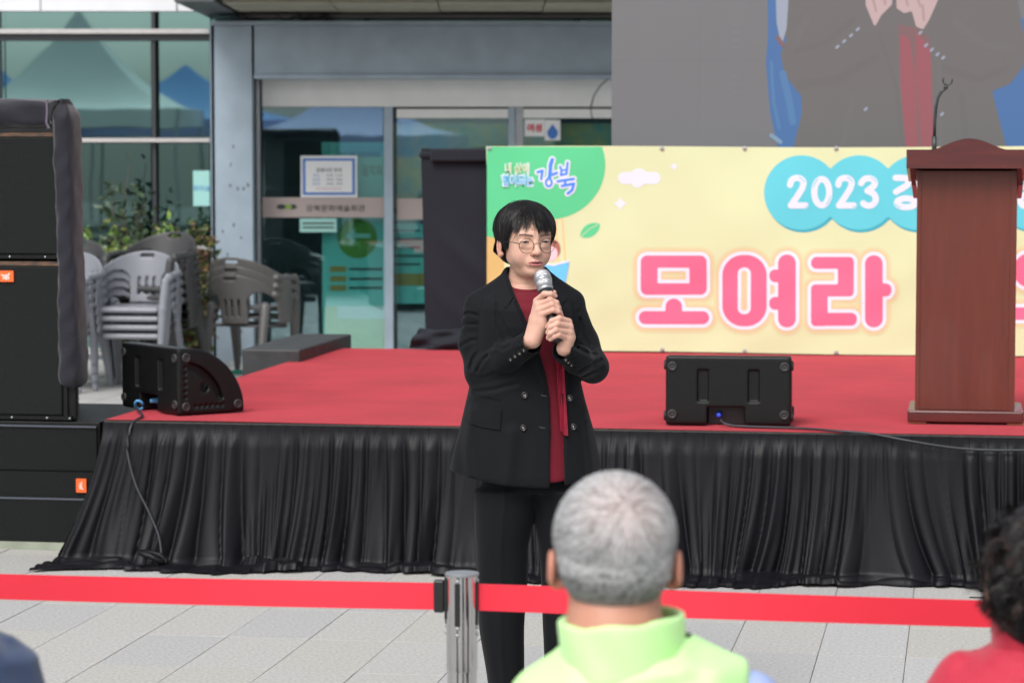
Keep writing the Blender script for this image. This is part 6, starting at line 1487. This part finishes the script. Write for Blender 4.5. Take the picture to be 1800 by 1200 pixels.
for a, b, c_ in ((fr.W(912, 1268, .0), (-.22, .05, .72), (-.14, .30, .58)), (fr.W(1314, 1240, .0), (.235, .05, .74), (.14, .30, .58))):
    e = s_chain(P3, [a, b, c_], [.048, .048, .036], .02); d = e if d is None else np.minimum(d, e)
d = d+.002*vnoise(P3[0], P3[1], P3[2], 28, 2); V, Q = surface_nets(d, ax3); fastmesh('shirt', relax(V, Q, 1), Q, M['shirt'], t, True)
leg_mesh(t, hc, M['navyt'])
zl_man = lambda ph: np.interp(np.abs(ph), [0, 40, 60, 80, 95, 110, 135, 180], [.075, .06, .03, .0, -.01, -.040, -.066, -.072])
def grey(H, g):
    n = len(H); c = np.tile(np.array((.50, .505, .51)), (n, 1))*g.uniform(.7, 1.3, (n, 1)); dk = g.random(n) < .20; c[dk] *= .30
    low = np.clip((.01-H[:, 2])/.05, 0, 1)[:, None]*.62*(1-np.clip((-.055-H[:, 2])/.02, 0, 1)[:, None]); c *= (1-low)
    spot = np.exp(-(((H[:, 0]+.012)/.026)**2+((H[:, 2]-.085)/.020)**2))*(H[:, 1] > 0); return c*(1-spot[:, None]*.28)+np.array((.62, .36, .30))*spot[:, None]*.28
short_hair(t, hc, PI, (1.0, 1.0, .93), 15000, (-.15, .75, .62), grey, zl=zl_man, seed=11, wd=(.0007, .0016), rad=(.0800, .0990, .0880), ln=.6, messy=.0005)
# person in red at the right edge
M['redjkt'] = mat('crimson jacket', (.52, .014, .045), .7, var=.15, vscale=6, bump=.001, bscale=60, sheen=.2)
rrows = [(1100, 1772, 1900, .07), (1128, 1745, 1925, .085), (1150, 1710, 1960, .095), (1180, 1668, 2000, .11), (1215, 1630, 2030, .118), (1300, 1615, 2040, .13), (1900, 1620, 2040, .14)]
fr, t, hc, R_, ax, P = seated(1835, 4.17, 'seated person with dark curly hair in a crimson jacket at the right edge', 1010, 1835, rrows, None, (.55, .30, .21), None, sc=(.98, .98, .95), neckr=.055)
d = s_loft(P, R_, 2.3)
for a, b, c_ in ((fr.W(1700, 1205, 0), (-.235, .05, .68), (-.14, .3, .57)), (fr.W(1985, 1205, 0), (.215, .05, .68), (.14, .3, .57))): d = smin(d, s_chain(P, [a, b, c_], [.055, .050, .04], .02), .02)
d = d+fold_disp(P, [([(1700, 1160), (1745, 1180), (1800, 1170)], .004, .010, -.1), ([(1690, 1185), (1730, 1198), (1800, 1200)], .004, .010, -.1)], fr=fr.W, yc=.03)+.0015*vnoise(P[0], P[1], P[2], 25, 6)
V, Q = surface_nets(d, ax); fastmesh('jacket', relax(V, Q, 1), Q, M['redjkt'], t, True)
k = np.sqrt(((P[0]-hc[0])/.075)**2+((P[1]+.01)/.072)**2); zc0 = fr.W(1835, 1096, -.07)[2]; sh = np.abs((k-1)*.073)-.007; sh = smax(sh, P[2]-zc0-.0, .004); sh = np.maximum(sh, zc0-.07-P[2])
ax4, P4 = grid3((hc[0]-.10, -.11, zc0-.08), (hc[0]+.10, .10, zc0+.02), .005); k = np.sqrt(((P4[0]-hc[0])/.072)**2+((P4[1]+.01)/.072)**2); sh = np.abs((k-1)*.072)-.007; sh = smax(sh, P4[2]-zc0, .004); sh = np.maximum(sh, zc0-.07-P4[2]); V, Q = surface_nets(sh, ax4); fastmesh('collar', relax(V, Q, 1), Q, M['redjkt'], t, True)
leg_mesh(t, hc, M['navyt'])
def curly(t, hc, hyaw, sc, seed, ncl=620):
    g = np.random.default_rng(seed); c = np.array((0, .022, .012)); r = np.array((.094, .108, .112))
    ax, P = grid3((hc[0]-.15, hc[1]-.17, hc[2]-.17), (hc[0]+.15, hc[1]+.17, hc[2]+.16), .005); Q = to_head(P, hc, hyaw, sc)
    d = s_ell(Q, c, r-.010); d = smin(d, s_ell(Q, (0, .045, -.055), (.070, .060, .058)), .02); d = d+.004*vnoise(Q[0], Q[1], Q[2], 85, 2)+.002*vnoise(Q[0], Q[1], Q[2], 160, 3)
    phi = np.degrees(np.arctan2(Q[0], -Q[1])); zl = np.interp(np.abs(phi), [0, 40, 60, 180], [.06, .05, -.05, -.115]); d = smax(d, (zl-Q[2])*.6, .01)
    V, Qd = surface_nets(d, ax); fastmesh('hair', relax(V, Qd, 1), Qd, M['hair'], t, True, np.tile(np.array((.010, .008, .008)), (len(V), 1)))
    S_ = []; cols = []
    for _ in range(ncl):
        a = g.uniform(-PI, PI); el = math.asin(g.uniform(-.85, 1)); dd = np.array((math.sin(a)*math.cos(el), -math.cos(a)*math.cos(el), math.sin(el)))
        if abs(math.degrees(a)) < 50 and el < .5: continue
        p0 = c+dd*(r-.012); dn = np.array((0, 0, -1.))*.6+dd*.35+g.normal(0, .3, 3); dn /= np.linalg.norm(dn); s1 = np.cross(dn, dd); s1 /= np.linalg.norm(s1); s2 = np.cross(dn, s1); ln = g.uniform(.022, .040); R0 = g.uniform(.0012, .0045); tw = g.uniform(.9, 1.6)*2*PI; b = g.uniform(.5, 2.0); red = g.random() < .3
        for _k in range(24):
            o = g.normal(0, .0038, 3); f0 = g.normal(0, .25); q = np.linspace(0, 1, 12)[:, None]
            S_.append(p0+o+dn*ln*q+(s1*np.cos(tw*q+f0)+s2*np.sin(tw*q+f0))*R0*np.minimum(1, q*3)); cols.append(np.array((.020, .011, .009) if red else (.010, .009, .009))*b)
    strands(from_head(np.array(S_), hc, hyaw, sc), g.uniform(.0007, .0014, len(S_)), np.array(cols), M['hair'], t, 'hair_curls')
curly(t, hc, PI, (1, 1, 1), 4)
# person in navy at the left edge
M['navy'] = mat('navy jacket', (.028, .055, .13), .75, var=.12, vscale=8, bump=.0008, bscale=90, sheen=.2)
lrows = [(1070, -260, -100, .07), (1098, -300, -60, .085), (1116, -340, -18, .095), (1136, -385, 18, .11), (1170, -420, 42, .12), (1240, -432, 58, .128), (1900, -430, 70, .14)]
fr, t, hc, R_, ax, P = seated(-175, 3.84, 'seated person in a navy jacket whose shoulder shows at the left edge', 935, -175, lrows, None, (.55, .29, .2), None, neckr=.06)
d = s_loft(P, R_, 2.3)
for a, b, c_ in ((fr.W(-375, 1165, 0), (-.24, .05, .72), (-.14, .3, .58)), (fr.W(8, 1185, 0), (.205, .03, .74), (.15, .3, .58))): d = smin(d, s_chain(P, [a, b, c_], [.052, .050, .04], .02), .02)
d = d+fold_disp(P, [([(-10, 1130), (20, 1150), (60, 1155)], .004, .008, -.1)], fr=fr.W, yc=.03)
V, Q = surface_nets(d, ax); fastmesh('jacket', relax(V, Q, 1), Q, M['navy'], t, True)
leg_mesh(t, hc, M['navyt'])
def dark(H, g): return np.tile(np.array((.014, .012, .012)), (len(H), 1))*g.uniform(.6, 1.8, (len(H), 1))
short_hair(t, hc, PI, (1, 1, 1), 5000, (-.15, .75, .62), dark, zl=zl_man, seed=21, wd=(.001, .002))
